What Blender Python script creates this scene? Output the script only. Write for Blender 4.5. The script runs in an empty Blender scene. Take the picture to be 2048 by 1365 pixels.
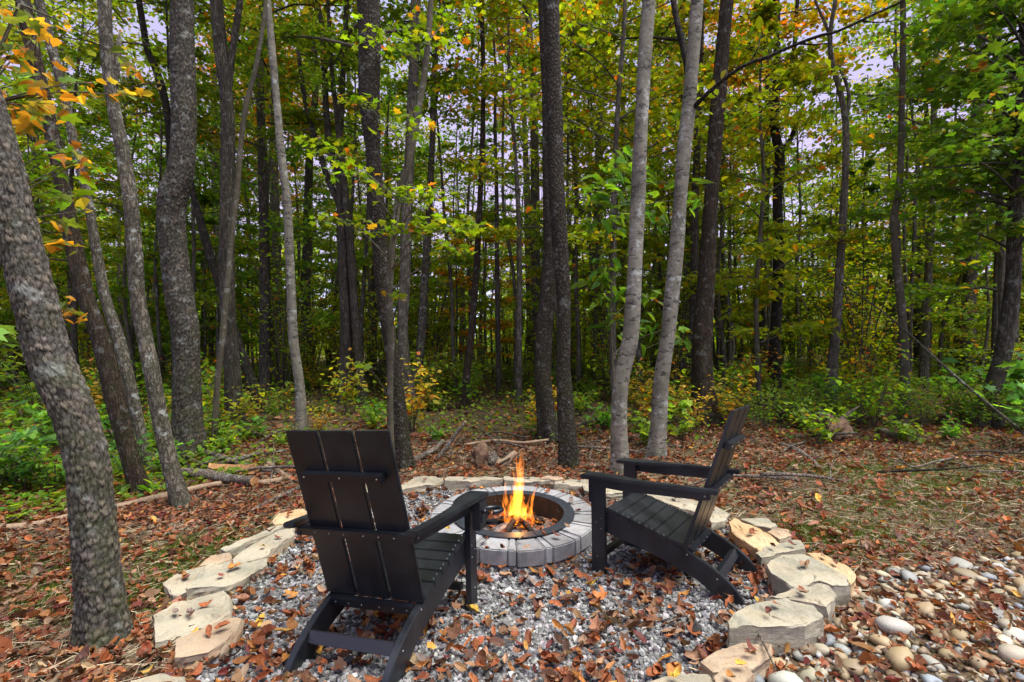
import bpy, bmesh, math, random
import numpy as np
from mathutils import Matrix, Vector, noise

# ---------------------------------------------------------------- camera
F, PITCH, ROLL, H = 1003.6, -0.0193, -0.0045, 1.4775      # focal length for a 2048 px wide picture
sc = bpy.context.scene
cam = bpy.data.cameras.new('camera')
cam.sensor_width = 36.0
cam.lens = F / 2048 * 36
cam.clip_start = 0.05
cam.clip_end = 2000
cam_o = bpy.data.objects.new('camera', cam)
sc.collection.objects.link(cam_o)
cam_o.matrix_world = (Matrix.Translation((0, 0, H)) @ Matrix.Rotation(math.pi / 2 + PITCH, 4, 'X')
                      @ Matrix.Rotation(ROLL, 4, 'Z'))
sc.camera = cam_o

# ---------------------------------------------------------------- sky, sun, exposure
SUN_EL, SUN_AZ = math.radians(69), math.radians(112)       # soft daylight from behind the camera
world = bpy.data.worlds.new('World')
sc.world = world
world.use_nodes = True
wn, wl = world.node_tree.nodes, world.node_tree.links
wn.clear()
out = wn.new('ShaderNodeOutputWorld')
sky = wn.new('ShaderNodeTexSky')
sky.sky_type = 'NISHITA'
sky.sun_disc = False
sky.sun_elevation = SUN_EL
sky.sun_rotation = SUN_AZ
sky.air_density = 0.16
sky.dust_density = 0.0
sky.ozone_density = 2.0
bg1 = wn.new('ShaderNodeBackground')
bg1.inputs['Strength'].default_value = 0.05
wl.new(sky.outputs[0], bg1.inputs['Color'])
tc = wn.new('ShaderNodeTexCoord')
sep = wn.new('ShaderNodeSeparateXYZ')
wl.new(tc.outputs['Generated'], sep.inputs[0])
ramp = wn.new('ShaderNodeValToRGB')
cr = ramp.color_ramp
cr.elements[0].position = 0.0
cr.elements[0].color = (1.0, 0.72, 0.80, 1)
cr.elements[1].position = 1.0
cr.elements[1].color = (0.62, 0.68, 0.92, 1)
e = cr.elements.new(0.30); e.color = (0.84, 0.63, 0.92, 1)
e = cr.elements.new(0.55); e.color = (0.62, 0.60, 0.94, 1)
wl.new(sep.outputs['Z'], ramp.inputs[0])
cn = wn.new('ShaderNodeTexNoise')                          # soft high cloud all over the sky
cn.inputs['Scale'].default_value = 2.2
cn.inputs['Detail'].default_value = 5
wl.new(tc.outputs['Generated'], cn.inputs['Vector'])
cm = wn.new('ShaderNodeMix'); cm.data_type = 'RGBA'
cf = wn.new('ShaderNodeMapRange')
cf.inputs[1].default_value = 0.45; cf.inputs[2].default_value = 0.75; cf.inputs[4].default_value = 0.35
wl.new(cn.outputs[0], cf.inputs[0])
wl.new(cf.outputs[0], cm.inputs[0])
wl.new(ramp.outputs[0], cm.inputs[6])
cm.inputs[7].default_value = (0.86, 0.82, 0.90, 1)
bg2 = wn.new('ShaderNodeBackground')
bg2.inputs['Strength'].default_value = 0.155
wl.new(cm.outputs[2], bg2.inputs['Color'])
add = wn.new('ShaderNodeAddShader')
wl.new(bg1.outputs[0], add.inputs[0])
wl.new(bg2.outputs[0], add.inputs[1])
wl.new(add.outputs[0], out.inputs['Surface'])

sun = bpy.data.lights.new('sun', 'SUN')
sun.energy = 1.5
sun.angle = math.radians(40)
sun.color = (1.0, 0.975, 0.94)
sun_o = bpy.data.objects.new('sun', sun)
sc.collection.objects.link(sun_o)
sd = Vector((math.sin(SUN_AZ) * math.cos(SUN_EL), math.cos(SUN_AZ) * math.cos(SUN_EL), math.sin(SUN_EL)))
sun_o.rotation_euler = sd.to_track_quat('Z', 'Y').to_euler()

vs = sc.view_settings
vs.view_transform = 'Standard'
vs.look = 'None'
vs.gamma = 1.0
vs.exposure = 2.45
vs.use_curve_mapping = False
cy = sc.cycles
cy.max_bounces = 10
cy.diffuse_bounces = 7
cy.glossy_bounces = 3
cy.transmission_bounces = 4
cy.use_denoising = True
cy.use_adaptive_sampling = True
cy.adaptive_threshold = 0.015
cy.sample_clamp_indirect = 4.0

# ---------------------------------------------------------------- helpers
C = sc.collection
rng = np.random.default_rng(7)
PI = math.pi


def ray(u, v):
    c_, s_ = math.cos(ROLL), math.sin(ROLL)
    a, b = (u - 1024) / F, -(v - 682.5) / F
    X, z = a * c_ - b * s_, a * s_ + b * c_
    c_, s_ = math.cos(PITCH), math.sin(PITCH)
    return np.array([X, c_ - s_ * z, s_ + c_ * z])


def at(u, v, Y):
    r = ray(u, v)
    return np.array([0, 0, H]) + r * (Y / r[1])


# ground height -----------------------------------------------------------
def chair_matrix(o, a, b, t):
    return Matrix.Translation(o) @ (Matrix.Rotation(t, 4, 'Z') @ Matrix.Rotation(-b, 4, 'Y') @ Matrix.Rotation(a, 4, 'X'))


CHAIR1 = chair_matrix((-0.4491, 2.7384, 0.0), -0.0931, 0.058, -0.3201)
CHAIR2 = chair_matrix((0.6317, 3.221, 0.0083), -0.0445, -0.0589, 0.9692)
_pts = []
for M_ in (CHAIR1, CHAIR2):
    for sx in (-1, 1):
        _pts.append(M_ @ Vector((sx * 0.26, -0.044, 0.0)))
        _pts.append(M_ @ Vector((sx * 0.228, -0.80, -0.005)))
for xy in ((0.0, 3.0), (0.3, 3.08), (-0.35, 3.12), (0.6, 3.6), (-0.6, 3.6), (0, 4.2)):
    _pts.append(Vector((xy[0], xy[1], 0.015)))


def _plane(x, y):
    return 0.085 * np.clip(2.8 - y, -0.0, 1.6) + 0.012 * np.clip(x, -4, 4)


_P = np.array([[p.x, p.y, p.z] for p in _pts])
_K = np.exp(-((_P[:, None, :2] - _P[None, :, :2]) ** 2).sum(-1) / (2 * 0.28 ** 2)) + np.eye(len(_P)) * 0.03
_W = np.linalg.solve(_K, _P[:, 2] - _plane(_P[:, 0], _P[:, 1]))


def ground(x, y):
    x = np.asarray(x, float); y = np.asarray(y, float)
    z = _plane(x, y)
    for p, w in zip(_P, _W):
        z = z + w * np.exp(-((x - p[0]) ** 2 + (y - p[1]) ** 2) / (2 * 0.28 ** 2))
    far = np.clip((np.hypot(x, y - 3.2) - 2.4) / 3, 0, 1)
    z = z + far * (0.035 * np.sin(1.3 * x + 0.7 * y) + 0.03 * np.sin(0.9 * y - 1.9 * x + 1) + 0.02 * np.sin(3.1 * x + 2.3 * y))
    z = z - 0.035 * np.clip(y - 15, 0, 200) ** 0.9 * (y > 15)
    z = z + 0.35 * np.clip((y - 12) / 20, 0, 1) * np.sin(0.21 * x + 0.13 * y)
    return z


def on_ground(u, v, h=0.0):
    """where the sight line through a point of the photograph meets the ground (plus h)"""
    r = ray(u, v)
    z = 0.03
    for _ in range(12):
        t = (z + h - H) / r[2]
        z = float(ground(r[0] * t, r[1] * t))
    return np.array([r[0] * t, r[1] * t, z + h])


def in_poly(x, y, poly):
    x = np.asarray(x); y = np.asarray(y)
    ins = np.zeros(x.shape, bool)
    n = len(poly)
    for i in range(n):
        x0, y0 = poly[i][:2]; x1, y1 = poly[(i + 1) % n][:2]
        c_ = ((y0 > y) != (y1 > y)) & (x < (x1 - x0) * (y - y0) / (y1 - y0 + 1e-12) + x0)
        ins ^= c_
    return ins


def link(o, parent=None):
    C.objects.link(o)
    if parent is not None:
        o.parent = parent
    return o


def tag(o, label=None, cat=None, group=None, kind=None):
    if label: o['label'] = label
    if cat: o['category'] = cat
    if group: o['group'] = group
    if kind: o['kind'] = kind
    return o


def empty(name, loc, label, cat, group=None):
    o = bpy.data.objects.new(name, None)
    o.empty_display_size = 0.1
    o.location = loc
    link(o)
    return tag(o, label, cat, group)


def mesh_np(name, V, faces, mat=None, col=None, smooth=False):
    """V (n,3); faces: list of int arrays (m,k); col (n,3) per-vertex colour"""
    me = bpy.data.meshes.new(name)
    V = np.ascontiguousarray(V, dtype=np.float32)
    me.vertices.add(len(V))
    me.vertices.foreach_set('co', V.ravel())
    faces = [np.asarray(f, dtype=np.int32) for f in faces if len(f)]
    tot = np.concatenate([np.full(len(f), f.shape[1], np.int32) for f in faces])
    idx = np.concatenate([f.ravel() for f in faces])
    me.loops.add(len(idx))
    me.loops.foreach_set('vertex_index', idx)
    me.polygons.add(len(tot))
    st = np.concatenate([[0], np.cumsum(tot)[:-1]]).astype(np.int32)
    me.polygons.foreach_set('loop_start', st)
    me.polygons.foreach_set('loop_total', tot)
    me.polygons.foreach_set('use_smooth', np.full(len(tot), smooth, bool))
    if col is not None:
        a = me.attributes.new('col', 'FLOAT_COLOR', 'POINT')
        cc = np.ones((len(V), 4), np.float32); cc[:, :3] = col
        a.data.foreach_set('color', cc.ravel())
    me.update(calc_edges=True)
    if mat: me.materials.append(mat)
    return me


def obj(name, me, parent=None, loc=None):
    o = bpy.data.objects.new(name, me)
    if loc is not None: o.location = loc
    return link(o, parent)


def bm_obj(name, bm, mat, parent=None, smooth=False, loc=None):
    me = bpy.data.meshes.new(name)
    bmesh.ops.recalc_face_normals(bm, faces=bm.faces)
    bm.to_mesh(me); bm.free()
    if smooth:
        for p in me.polygons: p.use_smooth = True
    me.materials.append(mat)
    return obj(name, me, parent, loc)


# ---------------------------------------------------------------- materials
class NT:
    def __init__(self, name):
        self.m = bpy.data.materials.new(name)
        self.m.use_nodes = True
        self.n = self.m.node_tree.nodes
        self.l = self.m.node_tree.links
        self.b = self.n['Principled BSDF']
        self.o = self.n['Material Output']

    def new(self, t, **kw):
        x = self.n.new(t)
        for k, v in kw.items():
            if k in x.inputs.keys(): x.inputs[k].default_value = v
            else: setattr(x, k, v)
        return x

    def coord(self, scale=(1, 1, 1), out='Object'):
        t = self.new('ShaderNodeTexCoord')
        mp = self.new('ShaderNodeMapping')
        mp.inputs['Scale'].default_value = scale
        self.l.new(t.outputs[out], mp.inputs['Vector'])
        return mp.outputs[0]

    def noise(self, vec, scale, detail=4, rough=0.55):
        x = self.new('ShaderNodeTexNoise', Scale=scale, Detail=detail, Roughness=rough)
        self.l.new(vec, x.inputs['Vector'])
        return x.outputs[0]

    def rng(self, v, a, b, c=0.0, d=1.0):
        x = self.new('ShaderNodeMapRange')
        for i, q in zip((1, 2, 3, 4), (a, b, c, d)): x.inputs[i].default_value = q
        self.l.new(v, x.inputs[0])
        return x.outputs[0]

    def mix(self, fac, a, b, mode='MIX'):
        x = self.new('ShaderNodeMix', data_type='RGBA', blend_type=mode)
        for i, q in ((0, fac), (6, a), (7, b)):
            if hasattr(q, 'links') or hasattr(q, 'is_linked'): self.l.new(q, x.inputs[i])
            elif i == 0: x.inputs[0].default_value = q
            else: x.inputs[i].default_value = (*q, 1) if len(q) == 3 else q
        return x.outputs[2]

    def math(self, op, a, b=None):
        x = self.new('ShaderNodeMath', operation=op)
        for i, q in ((0, a), (1, b)):
            if q is None: continue
            if hasattr(q, 'is_linked'): self.l.new(q, x.inputs[i])
            else: x.inputs[i].default_value = q
        return x.outputs[0]

    def bump(self, h, strength=0.5, dist=0.01):
        x = self.new('ShaderNodeBump', Strength=strength, Distance=dist)
        self.l.new(h, x.inputs['Height'])
        self.l.new(x.outputs[0], self.b.inputs['Normal'])

    def base(self, c):
        if hasattr(c, 'is_linked'): self.l.new(c, self.b.inputs['Base Color'])
        else: self.b.inputs['Base Color'].default_value = (*c, 1)

    def set(self, rough=0.6, spec=0.3, metal=0.0):
        self.b.inputs['Roughness'].default_value = rough
        self.b.inputs['Specular IOR Level'].default_value = spec
        self.b.inputs['Metallic'].default_value = metal
        return self.m


def leaf_mat(name, trans=0.4, tint=True, rough=0.5):
    t = NT(name)
    a = t.new('ShaderNodeAttribute', attribute_name='col')
    c = a.outputs['Color']
    if tint:
        oi = t.new('ShaderNodeObjectInfo')
        c = t.mix(1.0, c, oi.outputs['Color'], 'MULTIPLY')
    t.base(c)
    t.set(rough, 0.25)
    tr = t.new('ShaderNodeBsdfTranslucent')
    c2 = t.mix(1.0, c, (2.3, 2.05, 0.7), 'MULTIPLY')
    t.l.new(c2, tr.inputs['Color'])
    mx = t.new('ShaderNodeMixShader')
    mx.inputs[0].default_value = trans
    t.l.new(t.b.outputs[0], mx.inputs[1])
    t.l.new(tr.outputs[0], mx.inputs[2])
    t.l.new(mx.outputs[0], t.o.inputs['Surface'])
    return t.m


M_LEAF = leaf_mat('green_leaf', 0.5)
M_DRY = leaf_mat('dry_leaf', 0.12, tint=True, rough=0.6)


def bark(name, dark, light, cell=(26, 26, 9), lichen=0.0, moss=0.0, bump=0.8, plates=True, scars=0.0, attr=False, dist=0.012, scaly=False):
    t = NT(name)
    co = t.coord()
    v = t.coord(cell)
    n0 = t.noise(co, 3.0, 3)
    wob = t.new('ShaderNodeMixRGB')
    wob.inputs[0].default_value = 0.45
    nz = t.new('ShaderNodeTexNoise', Scale=1.5, Detail=3)
    t.l.new(v, nz.inputs['Vector'])
    t.l.new(v, wob.inputs[1]); t.l.new(nz.outputs[1], wob.inputs[2])
    vc = t.new('ShaderNodeTexVoronoi', feature='F1', Scale=1.0)
    t.l.new(wob.outputs[0], vc.inputs['Vector'])
    if scaly:
        vo = t.new('ShaderNodeTexVoronoi', feature='DISTANCE_TO_EDGE', Scale=1.0)
        t.l.new(wob.outputs[0], vo.inputs['Vector'])
        crack = t.rng(vo.outputs['Distance'], -0.03, 0.30)
    else:                                                    # long furrows
        rn = t.noise(v, 1.0, 4, 0.6)
        crack = t.rng(t.math('ABSOLUTE', t.math('SUBTRACT', rn, 0.5)), 0.0, 0.10)
    fine = t.noise(t.coord((cell[0] * 2, cell[1] * 2, cell[2] * 1.2)), 1.0, 5, 0.65)
    tone = t.math('MULTIPLY', t.rng(fine, 0.3, 0.7, 0.55, 1.15), t.rng(vc.outputs['Color'], 0.0, 1.0, 0.65, 1.2))
    c = t.mix(t.math('MULTIPLY', crack, tone) if plates else tone, dark, light)
    if attr:
        a = t.new('ShaderNodeAttribute', attribute_name='col')
        tone = t.math('MULTIPLY', t.rng(fine, 0.3, 0.7, 0.5, 1.2), 1.0)
        c = t.mix(tone, dark, a.outputs['Color'])
    c = t.mix(t.rng(n0, 0.4, 0.65, 0, 0.2 if attr else 0.45), c, tuple(x * 0.6 for x in dark))
    if scars:
        sv = t.coord((9, 9, 26))
        s = t.noise(sv, 1.0, 5, 0.7)
        c = t.mix(t.rng(s, 0.55, 0.63, 0, scars), c, (0.03, 0.027, 0.024))
        sv2 = t.noise(t.coord((3.5, 3.5, 7)), 1.0, 6, 0.7)
        c = t.mix(t.rng(sv2, 0.54, 0.64, 0, scars * 0.8), c, (0.05, 0.045, 0.04))
    if lichen:
        ln = t.noise(co, 9.0, 6, 0.7)
        c = t.mix(t.rng(ln, 0.56, 0.64, 0, lichen), c, (0.42, 0.45, 0.40))
        ln3 = t.noise(co, 38.0, 4, 0.7)
        c = t.mix(t.rng(ln3, 0.57, 0.66, 0, lichen * 0.4), c, (0.50, 0.51, 0.46))
    if moss:
        sp = t.new('ShaderNodeSeparateXYZ')
        t.l.new(co, sp.inputs[0])
        mn = t.noise(co, 6.0, 5, 0.7)
        f = t.math('MULTIPLY', t.rng(mn, 0.42, 0.62, 0, 1), t.rng(sp.outputs['Z'], 0.0, 2.2, moss, moss * 0.25))
        c = t.mix(f, c, (0.045, 0.055, 0.016))
    t.base(c)
    hgt = t.math('ADD', t.math('MULTIPLY', crack, 1.0 if plates else 0.15), t.math('MULTIPLY', fine, 0.7))
    t.bump(hgt, bump, dist)
    return t.set(0.85, 0.15)


B_CHERRY = bark('cherry_bark', (0.0144, 0.0109, 0.0079), (0.0792, 0.0622, 0.0475), (60, 60, 40), lichen=0.22, moss=0.5, scaly=True)
B_CHERRY_NEAR = bark('cherry_bark_plates', (0.0180, 0.0143, 0.0101), (0.1080, 0.0840, 0.0612), (40, 40, 26), lichen=0.3, moss=0.6, attr=True, bump=0.6, dist=0.006, scaly=True)
B_DARK = bark('dark_bark', (0.0126, 0.0101, 0.0079), (0.0612, 0.0479, 0.0360), (30, 30, 9), lichen=0.12, moss=0.35)
B_BROWN = bark('brown_bark', (0.0198, 0.0134, 0.0086), (0.0765, 0.0521, 0.0346), (34, 34, 6), lichen=0.22, moss=0.4)
B_GREY = bark('furrowed_grey_bark', (0.0252, 0.0210, 0.0151), (0.1125, 0.0941, 0.0684), (34, 34, 5), lichen=0.25, moss=0.35)
B_LICHEN = bark('lichened_pale_bark', (0.0450, 0.0378, 0.0274), (0.1800, 0.1554, 0.1152), (30, 30, 9), lichen=0.6, moss=0.45, bump=0.7)
B_PALE = bark('pale_smooth_bark', (0.105, 0.098, 0.070), (0.235, 0.215, 0.165), (14, 14, 10), lichen=0.75, moss=0.4, plates=False, scars=0.9, bump=0.35)
B_SMOOTH = bark('smooth_olive_bark', (0.0495, 0.0437, 0.0288), (0.1170, 0.1008, 0.0662), (14, 14, 5), lichen=0.3, moss=0.3, plates=False, scars=0.4, bump=0.35)
B_FAR = bark('woodland_bark', (0.055, 0.047, 0.036), (0.21, 0.18, 0.135), (26, 26, 5), lichen=0.3, moss=0.35, bump=0.5)
B_FARDARK = bark('woodland_dark_bark', (0.03, 0.025, 0.019), (0.115, 0.096, 0.074), (26, 26, 5), lichen=0.15, moss=0.35, bump=0.5)


def plain(name, c, rough=0.6, spec=0.3, metal=0.0, nscale=40, var=0.25, bump=0.2, dist=0.003):
    t = NT(name)
    co = t.coord()
    n = t.noise(co, nscale, 5, 0.6)
    t.base(t.mix(t.rng(n, 0.3, 0.7, 0, 1), tuple(x * (1 - var) for x in c), tuple(min(1, x * (1 + var)) for x in c)))
    if bump: t.bump(n, bump, dist)
    return t.set(rough, spec, metal)


def plastic():
    t = NT('black_recycled_plastic')
    co = t.coord((60, 60, 60))
    n = t.noise(co, 5.0, 4, 0.6)
    n2 = t.noise(co, 0.12, 4, 0.6)
    t.base(t.mix(t.rng(n2, 0.35, 0.7), (0.0052, 0.0064, 0.0082), (0.0115, 0.0138, 0.017)))
    t.bump(n, 0.25, 0.0012)
    m = t.set(0.42, 0.6)
    dn = t.noise(t.coord((9, 9, 2.5)), 1.0, 6, 0.7)
    src = t.b.inputs['Base Color'].links[0].from_socket
    t.base(t.mix(t.rng(dn, 0.52, 0.72, 0, 0.35), src, (0.035, 0.036, 0.036)))
    r = t.rng(n2, 0.3, 0.7, 0.30, 0.46)
    t.l.new(r, t.b.inputs['Roughness'])
    return m


M_BLACK = plastic()
M_BOLT = plain('bright_steel', (0.55, 0.55, 0.55), 0.3, 0.5, 1.0, bump=0)
M_STEEL = plain('blue_black_steel', (0.035, 0.042, 0.052), 0.42, 0.5, 0.35, 30, 0.35)


def soot():
    t = NT('sooty_steel')
    n = t.noise(t.coord((3, 3, 1)), 4.0, 6, 0.65)
    t.base(t.mix(t.rng(n, 0.35, 0.7), (0.009, 0.008, 0.007), (0.035, 0.024, 0.016)))
    t.bump(n, 0.2, 0.004)
    return t.set(0.5, 0.4, 0.3)


M_SOOT = soot()
M_ASH = plain('ash', (0.16, 0.14, 0.125), 0.95, 0.1, 0, 60, 0.5, 0.6, 0.01)


def paver(name, c):
    t = NT(name)
    co = t.coord()
    n = t.noise(co, 14, 6, 0.65)
    sp = t.noise(co, 160, 2, 0.6)
    k = t.mix(t.rng(n, 0.3, 0.7), tuple(x * 0.72 for x in c), tuple(x * 1.15 for x in c))
    k = t.mix(t.rng(sp, 0.58, 0.72, 0, 0.6), k, tuple(x * 0.45 for x in c))
    t.base(k)
    t.bump(t.math('ADD', n, sp), 0.5, 0.004)
    return t.set(0.9, 0.2)


M_PAVER = [paver('grey_paver', (0.25, 0.248, 0.243)), paver('light_paver', (0.29, 0.288, 0.283)), paver('dark_paver', (0.215, 0.21, 0.203))]


def rock(name, a, b, stain, f=0.5):
    t = NT(name)
    co = t.coord()
    n = t.noise(co, 5, 7, 0.62)
    n2 = t.noise(t.coord((4, 4, 22)), 1.2, 6, 0.65)
    n3 = t.noise(co, 60, 4, 0.65)
    c = t.mix(t.rng(n, 0.38, 0.62), a, b)
    c = t.mix(t.rng(n2, 0.48, 0.64, 0, f), c, stain)
    c = t.mix(t.rng(n3, 0.56, 0.70, 0, 0.6), c, tuple(x * 0.4 for x in a))
    n4 = t.noise(co, 11, 6, 0.7)
    c = t.mix(t.rng(n4, 0.52, 0.68, 0, 0.55), c, tuple(x * 0.55 for x in stain))
    c = t.mix(t.rng(t.noise(co, 2.3, 3, 0.5), 0.45, 0.62, 0, 0.4), c, tuple(x * 1.12 for x in b))
    t.base(c)
    hh = t.math('ADD', t.math('MULTIPLY', n, 1.0), t.math('MULTIPLY', n3, 0.35))
    t.bump(t.math('ADD', hh, n2), 0.65, 0.012)
    return t.set(0.9, 0.18)


R_PALE = rock('pale_sandstone', (0.235, 0.21, 0.15), (0.36, 0.325, 0.24), (0.31, 0.21, 0.10), 0.4)
R_GREY = rock('grey_green_sandstone', (0.215, 0.20, 0.145), (0.35, 0.32, 0.235), (0.31, 0.23, 0.125), 0.5)
R_ORANGE = rock('orange_sandstone', (0.37, 0.24, 0.11), (0.50, 0.38, 0.22), (0.30, 0.13, 0.05), 0.6)
R_TAN = rock('tan_sandstone', (0.27, 0.19, 0.12), (0.38, 0.31, 0.21), (0.33, 0.17, 0.08), 0.5)
R_WHITE = rock('white_limestone', (0.50, 0.50, 0.48), (0.68, 0.68, 0.66), (0.5, 0.42, 0.32), 0.3)


def attr_mat(name, rough=0.8, spec=0.25, bump=0.4, scale=60, var=0.35):
    t = NT(name)
    a = t.new('ShaderNodeAttribute', attribute_name='col')
    n = t.noise(t.coord(), scale, 5, 0.65)
    k = t.mix(1.0, a.outputs['Color'], t.mix(t.rng(n, 0.3, 0.7), (1 - var,) * 3, (1 + var,) * 3), 'MULTIPLY')
    t.base(k)
    t.bump(n, bump, 0.004)
    return t.set(rough, spec)


M_GRAVEL = attr_mat('crushed_grey_stone', 0.85, 0.2, 0.4, 120, 0.25)
M_PEBBLE = attr_mat('worn_river_stone', 0.55, 0.35, 0.15, 25, 0.22)


def pebble_mat(name, c):
    t = NT(name)
    oi = t.new('ShaderNodeObjectInfo')
    co = t.coord((1, 1, 1))
    off = t.new('ShaderNodeVectorMath', operation='ADD')
    t.l.new(co, off.inputs[0]); t.l.new(oi.outputs['Location'], off.inputs[1])
    n = t.noise(off.outputs[0], 22, 5, 0.6)
    n2 = t.noise(off.outputs[0], 140, 3, 0.6)
    k = t.mix(t.rng(n, 0.3, 0.7), tuple(x * 0.72 for x in c), tuple(x * 1.2 for x in c))
    k = t.mix(t.rng(n2, 0.62, 0.72, 0, 0.4), k, tuple(x * 0.5 for x in c))
    k = t.mix(1.0, k, oi.outputs['Color'], 'MULTIPLY')
    t.base(k)
    t.bump(n, 0.2, 0.004)
    return t.set(0.55, 0.3)


def ground_mat():
    t = NT('forest_soil')
    co = t.coord()
    n = t.noise(co, 0.9, 5, 0.6)
    n2 = t.noise(co, 14, 6, 0.7)
    n3 = t.noise(co, 60, 4, 0.7)
    c = t.mix(t.rng(n2, 0.3, 0.7), (0.050, 0.034, 0.022), (0.15, 0.105, 0.065))
    c = t.mix(t.rng(n3, 0.55, 0.7, 0, 0.7), c, (0.25, 0.19, 0.11))
    c = t.mix(t.math('MULTIPLY', t.rng(n, 0.48, 0.6), t.rng(n2, 0.35, 0.6)), c, (0.075, 0.085, 0.02))
    t.base(c)
    t.bump(t.math('ADD', n2, t.math('MULTIPLY', n3, 0.5)), 0.8, 0.03)
    return t.set(0.95, 0.1)


M_GROUND = ground_mat()
M_GRAVELBED = plain('gravel_dust', (0.13, 0.125, 0.12), 0.95, 0.1, 0, 90, 0.4, 0.6, 0.01)
M_LOGBARK = bark('log_bark', (0.06, 0.048, 0.036), (0.25, 0.20, 0.15), (30, 30, 30), lichen=0.3, bump=0.6)
M_WOOD = plain('weathered_bare_wood', (0.27, 0.19, 0.12), 0.85, 0.15, 0, 25, 0.35, 0.5, 0.006)
M_CUT = plain('fresh_cut_wood', (0.42, 0.22, 0.09), 0.8, 0.2, 0, 35, 0.4, 0.4, 0.004)
M_ROTTEN = plain('rotten_wood', (0.15, 0.095, 0.06), 0.95, 0.1, 0, 18, 0.6, 0.9, 0.03)
M_CHAR = plain('charred_wood', (0.018, 0.014, 0.012), 0.9, 0.2, 0, 40, 0.6, 0.8, 0.01)
M_STRAW = attr_mat('straw', 0.8, 0.2, 0.0, 10, 0.2)
M_GRASS = leaf_mat('grass_blade', 0.3, tint=False)

# ---------------------------------------------------------------- ground
def axis(lo, hi, c, fine, n):
    s = np.linspace(-1, 1, n)
    g = np.sinh(s * 4.2) / np.sinh(4.2)
    return np.where(g < 0, c + g * (c - lo), c + g * (hi - c)) + 0 * fine


gx = axis(-320, 320, 0.0, 0, 261)
gy = axis(-120, 420, 3.0, 0, 281)
GX, GY = np.meshgrid(gx, gy)
GZ = ground(GX, GY)
nx, ny = len(gx), len(gy)
ii = np.arange(nx * ny).reshape(ny, nx)
quads = np.stack([ii[:-1, :-1], ii[:-1, 1:], ii[1:, 1:], ii[1:, :-1]], -1).reshape(-1, 4)
g = obj('ground', mesh_np('ground', np.stack([GX, GY, GZ], -1).reshape(-1, 3), [quads], M_GROUND, smooth=True))
tag(g, kind='structure')

# the gravel floor inside the stone edging
edge_px = [(385, 1240), (450, 1165), (520, 1100), (600, 1030), (700, 985), (840, 966), (945, 962), (1050, 960),
           (1150, 970), (1250, 984), (1350, 1008), (1440, 1040), (1500, 1075), (1545, 1110), (1590, 1160),
           (1580, 1200), (1520, 1240), (1450, 1310), (1400, 1360)]
EDGE = [on_ground(*p)[:2] for p in edge_px]
EDGE = [np.array([-0.75, 1.45]), np.array([-1.3, 1.95])] + EDGE + [np.array([0.72, 1.6])]
_ctr = np.array([0.05, 3.15])
_v, _f = [[_ctr[0], _ctr[1], 0]], []
RINGS = 10
for k in range(1, RINGS + 1):
    for p in EDGE:
        q = _ctr + (np.array(p) - _ctr) * k / RINGS
        _v.append([q[0], q[1], 0])
_v = np.array(_v)
_v[:, 2] = ground(_v[:, 0], _v[:, 1]) + 0.006
n = len(EDGE)
tri = np.array([[0, 1 + i, 1 + (i + 1) % n] for i in range(n)])
qd = np.array([[1 + (k - 1) * n + i, 1 + k * n + i, 1 + k * n + (i + 1) % n, 1 + (k - 1) * n + (i + 1) % n]
               for k in range(1, RINGS) for i in range(n)])
tag(obj('gravel_bed', mesh_np('gravel_bed', _v, [tri, qd], M_GRAVELBED, smooth=True)), kind='structure')

PIT = np.array([0.0045, 3.5958])
R_STEEL, R_PAVE, Z_CAP = 0.4392, 0.5915, 0.17


# ---------------------------------------------------------------- scattering shapes
def rand_basis(n, tilt, r=rng, up=None):
    """random frames: N near vertical (tilt = spread), T random heading"""
    N = r.normal(0, tilt, (n, 3)); N[:, 2] = 1.0
    if up is not None: N = N + up
    N /= np.linalg.norm(N, axis=1, keepdims=True)
    a = r.uniform(0, 2 * PI, n)
    T = np.stack([np.cos(a), np.sin(a), np.zeros(n)], -1)
    T -= N * (T * N).sum(1, keepdims=True)
    T /= np.linalg.norm(T, axis=1, keepdims=True)
    return N, T, np.cross(T, N)


def scatter(templates, pos, size, N, T, B, col, r=rng):
    """templates: list of (V, [faces]); returns V, faces, col for one mesh"""
    n = len(pos)
    which = r.integers(0, len(templates), n)
    VV, FF, CC, off = [], [], [], 0
    for k, (tv, tf) in enumerate(templates):
        m = np.nonzero(which == k)[0]
        if not len(m): continue
        s = size[m]
        if s.ndim == 1: s = np.stack([s, s, s], -1)
        L = tv[None] * s[:, None, :]
        W = (pos[m][:, None] + L[..., :1] * B[m][:, None] + L[..., 1:2] * T[m][:, None] + L[..., 2:3] * N[m][:, None])
        kv = len(tv)
        VV.append(W.reshape(-1, 3))
        CC.append(np.repeat(col[m], kv, axis=0))
        for f in tf:
            f = np.asarray(f)
            FF.append((f[None] + (off + np.arange(len(m)) * kv)[:, None, None]).reshape(-1, f.shape[1]))
        off += len(m) * kv
    return np.concatenate(VV), FF, np.concatenate(CC)


def maple_template(fold=0.12, droop=0.1):
    o = [(0, 0), (.20, -.04), (.50, .10), (.30, .30), (.58, .60), (.24, .58), (0, 1.0),
         (-.24, .58), (-.58, .60), (-.30, .30), (-.50, .10), (-.20, -.04)]
    v = [(0, .34, 0.0)] + [(x, y, fold * abs(x) - droop * y * y) for x, y in o]
    f = [(0, 1 + i, 1 + (i + 1) % len(o)) for i in range(len(o))]
    return np.array(v, float), [np.array(f)]


def ovate_template(fold=0.2, droop=0.15, w=0.34):
    v = [(0, 0, 0), (w, .38, fold * w - droop * .14), (w * .62, .75, fold * w * .6 - droop * .5), (0, 1, -droop),
         (-w * .62, .75, fold * w * .6 - droop * .5), (-w, .38, fold * w - droop * .14)]
    return np.array(v, float), [np.array([(0, 1, 2, 3), (0, 3, 4, 5)])]


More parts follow.
